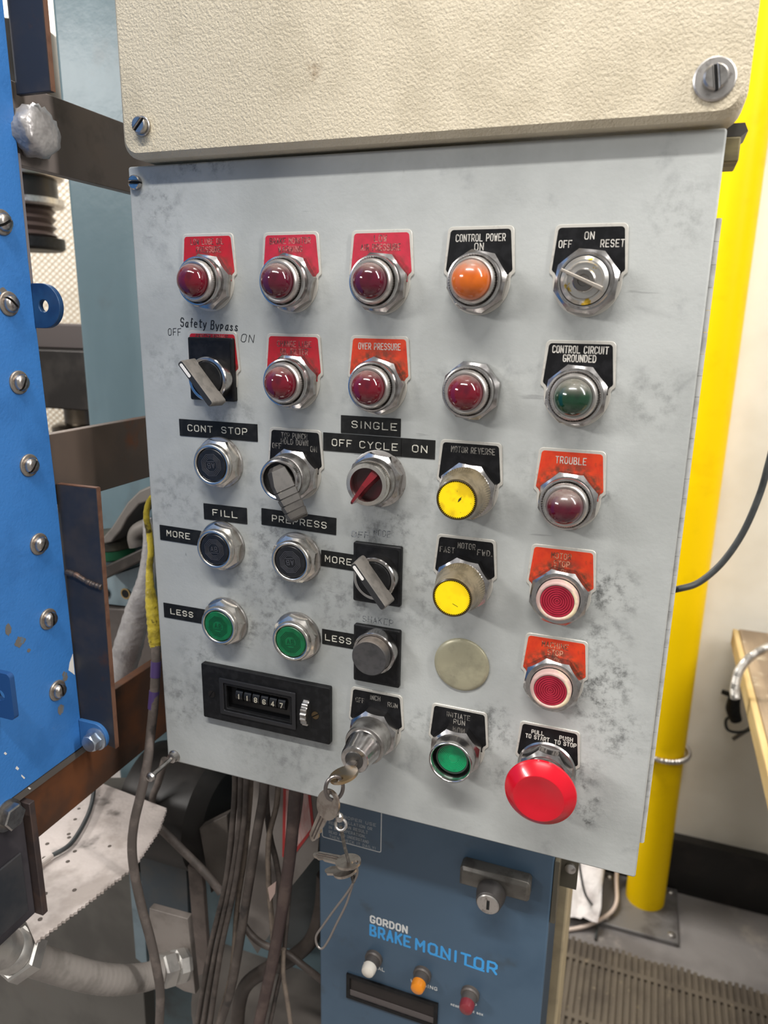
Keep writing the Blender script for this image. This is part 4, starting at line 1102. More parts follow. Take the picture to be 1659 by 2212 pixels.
# mounting ears welded to the guard edge
def ear(label, cx, cz, y, r, xl, mat, hole):
    n = 24
    out = [(xl, cz - r), *circ(cx, cz, r, n, -PI / 2, PI / 2, True), (xl, cz + r)]
    return out
t = thing('mounting_ear', (BX, -0.026, 1.406), 'rounded blue lug with a hole standing out from the edge of the guard', 'lug')
r = 0.0152
out = circ(-0.2415, 1.4063, r, 28, -PI / 2, PI / 2, True) + [(-0.2498, 1.4063 + r)] + [(-0.2498, 1.4063 + r * (1 - 2 * i / 20)) for i in range(1, 20)] + [(-0.2498, 1.4063 - r)]
inn = []
for x, z in out:
    a = math.atan2(z - 1.4063, x + 0.2425)
    inn.append((-0.2405 + 0.0042 * math.cos(a), 1.4063 + 0.0042 * math.sin(a)))
lug = frame(out, inn, 0.0305, 0.0348)
build('lug_plate', lug, blued, t, bevel=0.0005)
t = thing('angle_bracket', (-0.232, -0.022, 1.535), 'dark steel angle bracket with rusty edge at the top of the blue guard', 'bracket')
build('bracket_plate', MB().box((-0.2497, -0.0310, 1.5405), (-0.2205, -0.0270, 1.80)), scale_m, t, bevel=0.0008)
build('cut_edge', MB().box((-0.2205, -0.0309, 1.5407), (-0.2201, -0.0271, 1.80)), rustedge, t)
t = thing('angle_bracket', (-0.232, -0.022, 1.056), 'long dark steel angle bracket with weld seam and rusty edge beside the lower blue guard', 'bracket')
zt = 1.2765
build('bracket_plate', MB().ngon([(-0.2523, -0.0288, 1.066), (-0.2172, -0.0288, 1.0580), (-0.2137, -0.0288, zt), (-0.2523, -0.0288, zt)], (0, 0.004, 0)), scale_m, t, bevel=0.0006)
build('cut_edge', MB().ngon([(-0.2172, -0.0288, 1.0582), (-0.2167, -0.0288, 1.0582), (-0.2132, -0.0288, zt), (-0.2137, -0.0288, zt)], (0, 0.004, 0)), rustedge, t)
build('top_edge', MB().box((-0.2500, -0.0288, zt), (-0.2138, -0.0248, zt + 0.0006)), rustedge, t)
rw = random.Random(5)
build('weld_seam', MB().tube([(-0.2490, -0.0291, 1.2065), (-0.240, -0.0295, 1.2055), (-0.232, -0.0293, 1.2020), (-0.224, -0.0294, 1.2000), (-0.2165, -0.0289, 1.1985)], 0.0022, 10, 8, wob=lambda i: 0.85 + 0.3 * rw.random()), M('dull weld bead', hexc('4f4743'), 0.5, 0.5, col2=hexc('6b5347'), scale=200), t)
t = thing('hex_bolt', (-0.234, -0.026, 1.066), 'hex head flange bolt on a blue lug at the bottom of the guard', 'bolt')
out = circ(-0.2345, 1.0672, 0.0120, 28, -PI / 2, PI / 2, True) + [(-0.2498, 1.0792), (-0.2498, 1.0552)]
build('blue_lug', MB().prism(out, 0.0286, 0.0318, ch=0.0005), M('mid blue enamel', hexc('35669c'), 0.4), t)
hxm = M('bluish zinc', (0.48, 0.53, 0.60), 0.3, 0.9, col2=(0.36, 0.42, 0.50), scale=120)
build('flange', MB().lathe([(0.0098, 0.0318), (0.0098, 0.0328), (0.0080, 0.0340)], 36, 'h', (-0.2330, 0, 1.0655)), hxm, t)
build('hex_head', MB().octnut(0.0066, 0.0335, 0.0412, 0.0062, 60, 0.3, 6, (-0.2330, 1.0655)), hxm, t, sharp=22)
t = thing('slotted_tab', (-0.2500, -0.0983, 1.1362), 'blue tab with a hole standing on the lower left of the blue guard', 'lug')
build('tab_plate', frame(rrect(-0.2497, 1.1275, -0.2268, 1.1625, 0.0035, 6), circ(-0.2375, 1.1450, 0.0042, 28, -PI / 2, 1.5 * PI), 0.108, 0.112), M('deep blue enamel', hexc('24497a'), 0.4), t)

# ------------------------------------------------------------ steel flats running back into the press
brown = M('brown hot rolled steel', hexc('7d736e'), 0.5, 0.1, col2=hexc('82756d'), scale=10, stretch=(1, 0.5, 1), col3=hexc('6a615c'), scale3=25, lo3=0.5, hi3=0.7)
brown2 = M('rust stained flat bar', hexc('574c45'), 0.55, 0.15, col2=hexc('63544a'), scale=12, col3=hexc('73472f'), scale3=16, lo3=0.6, hi3=0.75)
rusty = M('orange rusted flat bar', hexc('4a3224'), 0.65, 0.15, col2=hexc('6b3f22'), scale=13, lo=0.45, hi=0.7, col3=hexc('35281f'), scale3=17, lo3=0.5, hi3=0.7)
item('steel_bar', MB().box((-0.262, -0.060, 1.4985), (-0.2535, 0.62, 1.5500)), brown, 'upper brown steel flat bar running back behind the cream cover', 'bar', bevel=0.0007)
item('steel_bar', MB().box((-0.262, -0.060, 1.2600), (-0.2535, 0.62, 1.3140)), brown2, 'middle brown steel flat bar at the height of the CONT STOP label', 'bar', bevel=0.0007)
item('steel_bar', MB().box((-0.264, -0.110, 1.0000), (-0.2550, 0.55, 1.0800)), rusty, 'lowest flat bar, orange rusted, below the blue guard', 'bar', bevel=0.0007)

# grey duct tape bundle between guard and upper bar
ducttape = M('silver duct tape', hexc('a5a19f'), 0.32, 0.25, col2=hexc('8d8988'), scale=40, bump=0.0025, bscale=60)
mb = MB()
rg = random.Random(11)
SEG = 40
prof = [(0.002, -0.2534), (0.0158, -0.2532), (0.0168, -0.2500), (0.0172, -0.2470), (0.0172, -0.2430), (0.0168, -0.2405), (0.0158, -0.2380), (0.0110, -0.2368), (0.0040, -0.2364)]
jit = [[rg.uniform(0.93, 1.07) for _ in range(SEG)] for _ in prof]
mb.lathe([(r, h) for r, h in prof], SEG, 'x', (0, -0.0215, 1.5200), mod=lambda k, i: 0.93 * jit[k][i] * (1 + 0.05 * math.sin(i * 0.9 + k)))
item('tape_bundle', mb, ducttape, 'lump wrapped in silver duct tape between blue guard and upper bar', 'tape', sharp=120)

# ------------------------------------------------------------ press column and tooling behind
colm = M('pale blue grey machine paint', hexc('67797f'), 0.27, col2=hexc('5e7076'), scale=6, stretch=(1.5, 1, 0.35), col3=hexc('5a5f60'), scale3=9, lo3=0.56, hi3=0.75, bump=0.0002, bscale=70, coat=0.0, spec=0.16)
item('press_column', MB().box((-0.424, 0.20, 0.30), (0.02, 0.42, 2.2)), colm, 'pale blue grey painted press column behind the panel', 'column', bevel=0.006)
steel_d = M('dark oily steel', hexc('2d2a28'), 0.35, 0.6, col2=hexc('3d3936'), scale=14)
t = thing('press_cylinder', (-0.80, 0.50, 1.488), 'dark stacked press cylinder with polished rings behind the blue guard', 'cylinder')
cx, cy = -0.775, 0.50
build('upper_body', MB().lathe([(0.062, 1.63), (0.064, 1.632), (0.064, 1.80)], 48, 'z', (cx, cy, 0)), steel_d, t)
build('polished_ring', MB().lathe([(0.052, 1.602), (0.056, 1.604), (0.056, 1.63), (0.05, 1.63)], 48, 'z', (cx, cy, 0)), M('polished brownish steel', (0.38, 0.33, 0.28), 0.28, 1.0), t)
build('neck', MB().lathe([(0.046, 1.572), (0.046, 1.602)], 48, 'z', (cx, cy, 0)), steel_d, t)
build('flange', MB().lathe([(0.050, 1.562), (0.054, 1.565), (0.054, 1.573), (0.04, 1.575)], 48, 'z', (cx, cy, 0)), steelm, t)
build('bellows', MB().lathe([(0.034 + 0.006 * (k % 2), 1.515 + 0.0059 * k) for k in range(9)], 48, 'z', (cx, cy, 0)), M('brownish bellows', hexc('5c4f4b'), 0.35, 0.3), t)
build('foot_ring', MB().lathe([(0.045, 1.498), (0.050, 1.502), (0.050, 1.516), (0.03, 1.518)], 48, 'z', (cx, cy, 0)), plast, t)
t = thing('press_beam', (-0.9, 0.52, 1.27), 'dark horizontal steel cross beam behind the blue lug', 'beam')
build('upper_step', MB().box((-1.3, 0.44, 1.352), (-0.43, 0.52, 1.388)), M('brownish grey steel', hexc('524a48'), 0.45, 0.4), t, bevel=0.002)
build('beam_body', MB().box((-1.3, 0.425, 1.262), (-0.43, 0.52, 1.3515)), steel_d, t, bevel=0.003)
item('lower_die', MB().lathe([(0.055, 1.1855), (0.058, 1.188), (0.058, 1.226), (0.050, 1.230), (0.038, 1.232), (0.038, 1.258)], 48, 'z', (-0.70, 0.51, 0)), M('dark brass coloured steel', (0.12, 0.10, 0.075), 0.3, 0.9), 'round dark die under the cross beam behind the press column', 'die')
bolster = M('greyish worn steel plate', hexc('6a605c'), 0.5, 0.3, col2=hexc('574e4a'), scale=14)
item('bolster_plate', MB().box((-0.95, 0.06, 1.145), (-0.45, 0.56, 1.185)), bolster, 'flat worn steel bolster plate under the round dark die', 'plate', bevel=0.002)
# expanded metal guard in front of the bright wall
meshm = M('tan expanded metal', hexc('c8b59a'), 0.5)
mb = MB()
mx0, mx1, mz0, mz1, my = -1.50, -0.62, 1.02, 1.76, 0.80
dx, dz = 0.0180, 0.0125
N = int((mx1 - mx0) / dx)
K = int((mz1 - mz0) / dz)
for k in range(-K, N):
    for sg in (1, -1):
        xa = mx0 + k * dx
        za = mz0 if sg > 0 else mz1
        L = (mz1 - mz0)
        u0, u1 = max(0, (mx0 - xa) / (L / dz * dx)), min(1, (mx1 - xa) / (L / dz * dx))
        if u1 <= u0:
            continue
        p0 = Vector((xa + u0 * L / dz * dx, my, za + sg * u0 * L))
        p1 = Vector((xa + u1 * L / dz * dx, my, za + sg * u1 * L))
        d = (p1 - p0).normalized()
        nn = Vector((-d.z, 0, d.x)) * 0.0011
        mb.ngon([p0 - nn, p1 - nn, p1 + nn, p0 + nn], (0, 0.0012 * (1 if sg > 0 else -1), 0))
t = thing('mesh_guard', (-1.06, 0.80, 1.02), 'tan expanded metal mesh guard in front of a bright wall', 'guard')
build('mesh', mb, meshm, t, flat=True)
build('frame_rail', MB().box((mx0, 0.795, 0.99), (mx1, 0.815, 1.02)).box((mx0, 0.795, 1.76), (mx1, 0.815, 1.785)), bolster, t)
build('frame_post', MB().box((mx0 - 0.03, 0.795, 0), (mx0, 0.815, 1.785)), bolster, t)
build('frame_post', MB().box((mx1, 0.795, 0), (mx1 + 0.03, 0.815, 1.785)), bolster, t)

# ------------------------------------------------------------ lower tooling seen between bracket and panel
castm = M('greasy casting', hexc('6e6862'), 0.55, 0.25, col2=hexc('544f4a'), scale=22, col3=hexc('2e2b29'), scale3=30, lo3=0.6, hi3=0.72)
arm = MB().ngon([(-0.3828, 0.1500, 1.1596), (-0.3759, 0.1500, 1.1667), (-0.3591, 0.1500, 1.1831), (-0.3355, 0.1500, 1.2133), (-0.3198, 0.1500, 1.2271), (-0.2933, 0.1500, 1.2392), (-0.2946, 0.1500, 1.2222), (-0.3210, 0.1500, 1.2122), (-0.3371, 0.1500, 1.1956), (-0.3460, 0.1500, 1.1820), (-0.3607, 0.1500, 1.1664)], (0, 0.04, 0))
item('toggle_arm', arm, castm, 'grimy cast toggle arm above the green ringed disc', 'arm', bevel=0.002)
t = thing('bearing_disc', (-0.3747, 0.1700, 1.1628), 'round disc with green painted rim under the toggle arm', 'disc')
gc = (-0.3838, 0.1750, 1.1576)
build('green_rim', MB().lathe([(0.0245, -0.016), (0.0265, -0.014), (0.0265, -0.004), (0.0250, -0.003)], 40, 'z', gc), M('green enamel', hexc('1c5638'), 0.45), t)
build('disc_top', MB().lathe([(0.0265, -0.004), (0.0275, -0.003), (0.0275, 0.006), (0.024, 0.009), (0.008, 0.010)], 40, 'z', gc), M('oily olive steel', hexc('5b574a'), 0.4, 0.5, col2=hexc('454238'), scale=30), t)
item('die_block', MB().ngon([(-0.3706, 0.1300, 1.1387), (-0.2971, 0.1300, 1.1768), (-0.2970, 0.1300, 1.1636), (-0.3690, 0.1300, 1.1249)], (0, 0.05, 0)), M('dark worn block', hexc('38332f'), 0.5, 0.4, col2=hexc('4d4641'), scale=30), 'dark steel block below the green rimmed disc', 'block', bevel=0.002)
paleb = M('pale blue machine plate', hexc('8fa0a6'), 0.4, col2=hexc('7c8d93'), scale=16, col3=hexc('4b4c4b'), scale3=26, lo3=0.66, hi3=0.76)
t = thing('face_plate', (-0.3598, 0.1600, 1.1007), 'pale blue plate with two oily holes behind the angle bracket', 'plate')
build('plate', MB().ngon([(-0.4064, 0.1600, 1.1093), (-0.3238, 0.1600, 1.1442), (-0.3237, 0.1600, 1.0927), (-0.4087, 0.1600, 1.0879)], (0, 0.02, 0)), paleb, t)
for (px, py) in ((1, 0), (2, 0)):
    c = (-0.3542, 0.1590, 1.1063) if px == 1 else (-0.3819, 0.1590, 1.1033)
    build('bolt_hole', MB().lathe([(0.0048, -0.0004), (0.0060, 0.0004), (0.0062, 0.0012), (0.0048, 0.0012), (0.0040, -0.0004)], 28, 'h', c), brass if px == 1 else steel_d, t)
    build('bolt_hole', MB().lathe([(0.0046, 0.0), (0.0046, 0.0010)], 24, 'h', c), darkgap, t)
item('machine_slab', MB().ngon([(-0.4312, 0.1550, 1.0807), (-0.3168, 0.1550, 1.0940), (-0.3243, 0.1550, 0.9571), (-0.4489, 0.1550, 0.9298)], (0, 0.03, 0)), M('greyish brown slab', hexc('5b5450'), 0.5, 0.3, col2=hexc('48423e'), scale=14), 'grey brown machine slab below the pale blue plate', 'slab', bevel=0.002)
item('taped_hose', MB().tube([(-0.2721, 0.1000, 1.2152), (-0.2722, 0.1000, 1.1876), (-0.2781, 0.1000, 1.1539), (-0.2909, 0.1000, 1.1181), (-0.3069, 0.1000, 1.0753), (-0.3210, 0.0950, 1.0284), (-0.3321, 0.0900, 0.9914)], [0.004, 0.006, 0.0085, 0.0125, 0.0145, 0.0135, 0.012], 18, 8, wob=lambda i: 1 + 0.03 * math.sin(i * 2.7)), ducttape, 'tapering hose wrapped in silver tape hanging behind the angle bracket', 'hose', sharp=60)
item('pipe_elbow', MB().tube([(-0.3190, 0.1400, 1.1703), (-0.3205, 0.1400, 1.1801), (-0.3152, 0.1400, 1.1882), (-0.3022, 0.1400, 1.1946)], 0.008, 16), castm, 'short greasy pipe elbow beside the yellow taped cable', 'pipe')

# yellow taped cable hanging at the left edge of the panel
rubber = M('dusty grey brown cable', hexc('564e49'), 0.6, col2=hexc('6a605a'), scale=70, col3=hexc('3b3532'), scale3=40, lo3=0.6, hi3=0.7)
ytape = M('crinkled yellow tape', hexc('bda93a'), 0.35, col2=hexc('8f7f2c'), scale=60, col3=hexc('453c18'), scale3=90, lo3=0.58, hi3=0.68, bump=0.0012, bscale=140)
t = thing('taped_cable', (-0.2101, 0.0120, 1.0435), 'cable with yellow and purple tape hanging along the left edge of the panel', 'cable')
build('cable', MB().tube([(-0.2102, 0.0220, 1.1331), (-0.2081, 0.0180, 1.1159), (-0.2087, 0.0120, 1.0795), (-0.2105, 0.0080, 1.0547), (-0.2103, -0.0000, 1.0280), (-0.2136, -0.0080, 1.0004), (-0.2196, -0.0110, 0.9753), (-0.2236, -0.0120, 0.9489), (-0.2231, -0.0120, 0.9200), (-0.2184, -0.0120, 0.8868), (-0.2098, -0.0140, 0.8562), (-0.2047, -0.0150, 0.8281), (-0.2055, -0.0120, 0.7930), (-0.2141, -0.0100, 0.7266)], 0.0041, 14), rubber, t)
build('yellow_tape', MB().tube([(-0.2079, 0.0300, 1.2600), (-0.2139, 0.0300, 1.2527), (-0.2172, 0.0300, 1.2406), (-0.2155, 0.0300, 1.2268), (-0.2150, 0.0300, 1.2107), (-0.2175, 0.0300, 1.1961), (-0.2168, 0.0280, 1.1803), (-0.2146, 0.0260, 1.1647), (-0.2119, 0.0240, 1.1490), (-0.2106, 0.0220, 1.1352), (-0.2106, 0.0220, 1.1283)], [0.0018, 0.0024, 0.0026, 0.0026, 0.0027, 0.0028, 0.0036, 0.0054, 0.0060, 0.0058, 0.0046], 14, 8, wob=lambda i: 1 + 0.05 * math.sin(i * 1.9)), ytape, t, sharp=70)
ptape = M('purple tape', hexc('4d3c6b'), 0.4)
for seg in (((336.5,1425),(334.5,1462)),):
    build('purple_tape', MB().tube([(-0.2080, 0.0180, 1.1168), (-0.2081, 0.0158, 1.1031)], 0.0044, 14), ptape, t)
    build('purple_tape', MB().tube([(-0.2085, 0.0138, 1.0910), (-0.2096, 0.0115, 1.0752)], 0.0044, 14), ptape, t)

# ------------------------------------------------------------ bottom left: white corrugated sheet, black box, conduit
white_s = M('dirty white sheet', hexc('b9aea8'), 0.6, col2=hexc('9d928b'), scale=18, col3=hexc('4a443f'), scale3=24, lo3=0.56, hi3=0.76, bump=0.0025, bscale=45)
zs = 0.9150
A = [(-0.36, 0.090, zs), (-0.2575, 0.080, zs)]
edge = []
p0, p1 = Vector((-0.2285, 0.006, zs)), Vector((-0.262, -0.150, zs))
top = Vector((-0.2575, 0.080, zs))
n = 70
pts2 = [Vector((-0.46, 0.094, zs))]
e0 = Vector((-0.3468, 0.0897, 0.9150))
e1 = Vector((-0.2571, 0.0802, 0.9150))
e2 = Vector((-0.2445, 0.0519, 0.9150))
e3 = Vector((-0.2342, 0.0009, 0.9150))
e4 = Vector((-0.2531, -0.0962, 0.9150))
e5 = Vector((-0.2553, -0.1152, 0.9150))
pts2 = [e0, e1]
chain = [e1, e2, e3, e4]
for a, b in zip(chain, chain[1:]):
    m = max(4, int((b - a).length / 0.0019))
    d = (b - a).normalized()
    nn = Vector((d.y, -d.x, 0))
    for i in range(1, m + 1):
        q = a + (b - a) * i / m
        pts2.append(q + nn * (0.0009 if i % 2 else -0.0007) + Vector((0, 0, 0.0006 * math.sin(i * 1.3))))
pts2 += [e4 + Vector((-0.06, 0.035, 0)), Vector((-0.50, e4.y + 0.06, zs)), Vector((-0.50, e0.y + 0.01, zs))]
t = thing('perforated_sheet', (-0.33, -0.02, zs), 'dirty white sheet with serrated edge lying below the rusted bar', 'sheet')
build('sheet', MB().ngon(pts2, (0, 0, -0.0024)), white_s, t)
mb = MB()
rg = random.Random(2)
for i in range(16):
    u, v = rg.uniform(0.05, 0.95), rg.uniform(0.08, 0.9)
    q = e0 * (1 - u) * (1 - v) + e1 * (1 - u) * v + e4 * u * v + (e4 + Vector((-0.10, 0.03, 0))) * u * (1 - v)
    mb.lathe([(0.0019, 0.0), (0.0015, 0.0003)], 10, 'z', tuple(q + Vector((0, 0, 0.0))))
build('dimple', mb, M('dark dimple', hexc('4d443d'), 0.7), t)
t = thing('sheet_cable', (-0.3038, -0.0094, 0.9190), 'thin black cable with pale end lying on the white sheet', 'cable')
build('cable', MB().tube([(-0.3441, 0.0772, 0.9250), (-0.3262, 0.0507, 0.9200), (-0.3130, 0.0235, 0.9190), (-0.3057, -0.0015, 0.9190), (-0.3104, -0.0184, 0.9190)], 0.0022, 10), blk, t)
build('pale_sleeve', MB().tube([(-0.3104, -0.0184, 0.9190), (-0.3118, -0.0291, 0.9190), (-0.3136, -0.0434, 0.9190)], 0.0026, 10), M('pale sleeve', hexc('b4aaa3'), 0.5), t)

blackbox = M('scuffed black plate', hexc('38353a'), 0.45, 0.2, col2=hexc('4a464a'), scale=18, col3=hexc('211f20'), scale3=9, lo3=0.5, hi3=0.7)
t = thing('junction_box', (-0.28, -0.16, 0.943), 'scuffed black steel box below the left end of the blue guard', 'box')
build('box_body', MB().box((-0.32, -0.30, 0.9425), (-0.2510, -0.0940, 1.0435)), blackbox, t, bevel=0.001)
build('edge_plate', MB().box((-0.262, -0.0938, 0.9415), (-0.2440, -0.0885, 1.0435)), M('brown black edge', hexc('3a3130'), 0.5, col2=hexc('4a3b35'), scale=40), t, bevel=0.0006)
build('side_panel', MB().box((-0.2509, -0.30, 0.952), (-0.2490, -0.1015, 1.005)), M('dark slate panel', hexc('2b2e33'), 0.45, col2=hexc('3c3b3d'), scale=22), t, bevel=0.0006)
t = thing('hex_bolt', (-0.2480, -0.1077, 1.0423), 'pale hex bolt under the bottom edge of the blue guard', 'bolt')
c = (-0.2480, -0.1085, 1.0429)
build('bolt_head', MB().lathe([(0.0092, -0.001), (0.0096, 0.0005), (0.0096, 0.0058), (0.0084, 0.0066)], 6, 'x', c), pewter, t, flat=True)
build('washer', MB().lathe([(0.0120, -0.002), (0.0120, -0.001)], 32, 'x', c), pewter, t)

def hexring(c, ax, r, l, sides=6, r2=None):
    """hex nut whose axis runs along ax"""
    ax = Vector(ax).normalized()
    q = Vector((0, 0, 1)).rotation_difference(ax).to_matrix().to_4x4()
    return MB().lathe([(r * 0.9, -l / 2), (r, -l / 2 + l * 0.12), (r, l / 2 - l * 0.12), (r * 0.9, l / 2)], sides, 'z').xf(Matrix.Translation(Vector(c)) @ q)
def axtube(c, ax, prof, seg=36):
    ax = Vector(ax).normalized()
    q = Vector((0, 0, 1)).rotation_difference(ax).to_matrix().to_4x4()
    return MB().lathe(prof, seg, 'z').xf(Matrix.Translation(Vector(c)) @ q)
pth = [(-0.2695, -0.0950, 0.8950), (-0.2678, -0.0800, 0.8739), (-0.2601, -0.0600, 0.8477), (-0.2527, -0.0400, 0.8234), (-0.2456, -0.0200, 0.8032), (-0.2410, 0.0020, 0.7848), (-0.2354, 0.0150, 0.7777), (-0.2274, 0.0260, 0.7760)]
ax0 = Vector(pth[1]) - Vector(pth[0])
ax1 = Vector(pth[-1]) - Vector(pth[-3])
t = thing('liquid_tight_conduit', pth[3], 'thick grey liquid tight conduit with steel end fittings at the lower left', 'conduit')
build('hose', MB().tube(pth, [0.0125, 0.0126, 0.0127, 0.0128, 0.0128, 0.0126, 0.0124, 0.0120], 24, 14, wob=lambda i: 1 + 0.012 * math.sin(i * 2.1)), M('grey pvc hose', hexc('8d8680'), 0.5, col2=hexc('7b756f'), scale=40), t, sharp=80)
zinc = M('zinc fitting', (0.50, 0.48, 0.45), 0.48, 0.85, col2=(0.40, 0.38, 0.36), scale=60)
n0 = Vector((-0.2695, -0.0950, 0.8950))
build('hex_nut', hexring(n0 - ax0.normalized() * 0.003, ax0, 0.0200, 0.0150), zinc, t, flat=True)
build('threaded_neck', axtube(n0 - ax0.normalized() * 0.021, ax0, [(0.0142, -0.040), (0.0142, -0.012), (0.0148, -0.010), (0.0142, -0.008), (0.0148, -0.006), (0.0142, -0.004), (0.0148, -0.002), (0.0142, 0.0), (0.0160, 0.003), (0.0160, 0.010)]), zinc, t)
e = Vector(pth[-1])
build('hex_nut', hexring(e, ax1, 0.0165, 0.014), zinc, t, flat=True)
build('lock_ring', axtube(e + ax1.normalized() * 0.013, ax1, [(0.013, -0.006), (0.0165, -0.004), (0.0165, 0.004), (0.015, 0.008)], 8), zinc, t, flat=True)

# plates of the machine frame behind the cables
greyg = M('grimy green grey plate', hexc('5b5853'), 0.6, 0.1, col2=hexc('4d4a46'), scale=9, col3=hexc('5b534c'), scale3=6, lo3=0.55, hi3=0.75)
item('frame_plate', MB().ngon([(-0.6065, 0.1400, 0.8100), (-0.3544, 0.1400, 0.8752), (-0.3610, 0.1400, 0.4893), (-0.6849, 0.1400, 0.3474)], (0, 0.02, 0)), greyg, 'grimy grey machine frame plate behind the grey conduit', 'plate', bevel=0.001)
item('frame_strip', MB().ngon([(-0.3572, 0.1300, 0.7682), (-0.3397, 0.1300, 0.7576), (-0.3419, 0.1300, 0.6322), (-0.3583, 0.1300, 0.6400)], (0, 0.008, 0)), M('pale blue strip', hexc('708088'), 0.45, col2=hexc('5c6b72'), scale=30), 'pale blue grey vertical strip behind the taped cable', 'strip', bevel=0.0006)
item('frame_plate', MB().ngon([(-0.3317, 0.1200, 0.8063), (-0.2672, 0.1200, 0.8227), (-0.2693, 0.1200, 0.7285), (-0.3324, 0.1200, 0.7196)], (0, 0.01, 0)), M('dark slate blue plate', hexc('343d44'), 0.55, col2=hexc('474644'), scale=12), 'dark slate blue plate above the conduit end fitting', 'plate', bevel=0.001)
item('connector_plate', MB().ngon([(-0.2651, 0.0520, 0.8138), (-0.2187, 0.0520, 0.8166), (-0.2149, 0.0520, 0.7234), (-0.2285, 0.0520, 0.7216), (-0.2585, 0.0520, 0.7280), (-0.2708, 0.0520, 0.7426)], (0, 0.008, 0)), M('grey brown cover plate', hexc('857d77'), 0.5, 0.1, col2=hexc('706862'), scale=22), 'grey brown plate where the grey conduit ends', 'plate', bevel=0.0008)
item('frame_recess', MB().ngon([(-0.4661, 0.2900, 0.7923), (-0.1646, 0.2900, 0.8250), (-0.1656, 0.2900, 0.3680), (-0.5343, 0.2900, 0.2011)], (0, 0.01, 0)), M('soot brown steel', hexc('322d2a'), 0.65, col2=hexc('2b2725'), scale=8, col3=hexc('4b443e'), scale3=10, lo3=0.55, hi3=0.7), 'soot brown rear steel plate behind the hanging cables', 'plate')
item('motor_housing', MB().lathe([(0.02, -0.03), (0.062, -0.028), (0.066, -0.015), (0.066, 0.06), (0.05, 0.075)], 48, 'x', ((-0.2971, 0.1500, 0.8467)[0] - 0.02, 0.165, (-0.2781, 0.1500, 0.8520)[2])), M('dark oily casting', hexc('201d1b'), 0.5, 0.2, col2=hexc('2c2825'), scale=18), 'dark round motor housing under the bottom left of the panel', 'motor')
item('slotted_bar', MB().ngon([(-0.2408, 0.1100, 0.8735), (-0.2055, 0.1100, 0.9004), (-0.2034, 0.1100, 0.8207), (-0.2306, 0.1100, 0.7940)], (0, 0.012, 0)), M('brownish bracket', hexc('57504a'), 0.55, 0.2, col2=hexc('423c38'), scale=22), 'brownish slotted bracket behind the cable bundle', 'bracket', bevel=0.001)
item('flat_strap', MB().ngon([(-0.2510, 0.1000, 0.8316), (-0.2332, 0.1000, 0.8283), (-0.2309, 0.1000, 0.6977), (-0.2485, 0.1000, 0.6845)], (0, 0.006, 0)), M('brown grey strap', hexc('6a5f59'), 0.55, 0.15, col2=hexc('544b46'), scale=30), 'brown grey vertical strap left of the cable bundle', 'strap', bevel=0.0006)
t = thing('warning_placard', (-0.1442, 0.1150, 0.8639), 'light grey pointed placard with red bordered sticker behind the cables', 'placard')
lg = M('dusty light grey sheet', hexc('928a84'), 0.5, col2=hexc('807872'), scale=14)
build('sheet', MB().ngon([(-0.2003, 0.1150, 0.9642), (-0.0965, 0.1150, 0.9636), (-0.1042, 0.1150, 0.8788), (-0.1409, 0.1150, 0.8192), (-0.1516, 0.1150, 0.7802), (-0.1778, 0.1150, 0.7281), (-0.2019, 0.1150, 0.7628)], (0, 0.003, 0)), lg, t)
build('sticker', MB().ngon([(-0.1413, 0.1149, 0.9469), (-0.1111, 0.1149, 0.9484), (-0.1074, 0.1149, 0.9079), (-0.1357, 0.1149, 0.8609), (-0.1442, 0.1149, 0.8640)], (0, -0.0004, 0)), M('red border ink', hexc('c5403f'), 0.5), t)
st = build('sticker_face', MB().ngon([(-0.1380, 0.1145, 0.9448), (-0.1140, 0.1145, 0.9459), (-0.1103, 0.1145, 0.9084), (-0.1332, 0.1145, 0.8710), (-0.1406, 0.1145, 0.8732)], (0, -0.0002, 0)), M('smudged pink white sticker', hexc('e0bdb7'), 0.5, col2=hexc('d9a09a'), scale=160, stretch=(1, 1, 0.25)), t)
tank = thing('coolant_tank', (-0.11, 0.14, 0.80), 'rounded blue grey tank behind the cables left of the blue box', 'tank')
prof = [(0.004, -0.062), (0.022, -0.060), (0.043, -0.052), (0.056, -0.038), (0.062, -0.018), (0.064, 0.01), (0.064, 0.12)]
build('tank_body', MB().lathe(prof, 56, 'z', ((-0.1811, 0.1900, 0.7618)[0], 0.222, (-0.1714, 0.1700, 0.7270)[2])), M('blue grey tank paint', hexc('7d8383'), 0.42, col2=hexc('6c7172'), scale=12), tank)
shadowm = M('dark brown shadow tone', hexc('3b332e'), 0.55, col2=hexc('4a413b'), scale=30)
item('shadow_hose', MB().tube([(-0.0902, 0.1000, 0.8704), (-0.0934, 0.1000, 0.8308), (-0.1027, 0.0950, 0.7925), (-0.1253, 0.0900, 0.7647), (-0.1556, 0.0900, 0.7378), (-0.1788, 0.0900, 0.7092), (-0.1887, 0.0900, 0.6740), (-0.1924, 0.0900, 0.6274)], 0.0075, 16, 10), shadowm, 'thick dark brown curl of shadow below the blue grey tank', 'hose')  # dark tube shape stands in for the shadows under the tank
item('floor_drum', MB().lathe([(0.12, 0.0), (0.12, 0.02), (0.115, 0.03), (0.115, 0.60), (0.12, 0.62), (0.11, 0.625)], 56, 'z', ((-0.1687, 0.1400, 0.6216)[0], 0.02 + 0.16, 0)), M('grey dusty drum', hexc('6c655f'), 0.55, col2=hexc('59534e'), scale=9), 'grey dusty drum on the floor below the dark curl of shadow', 'drum')

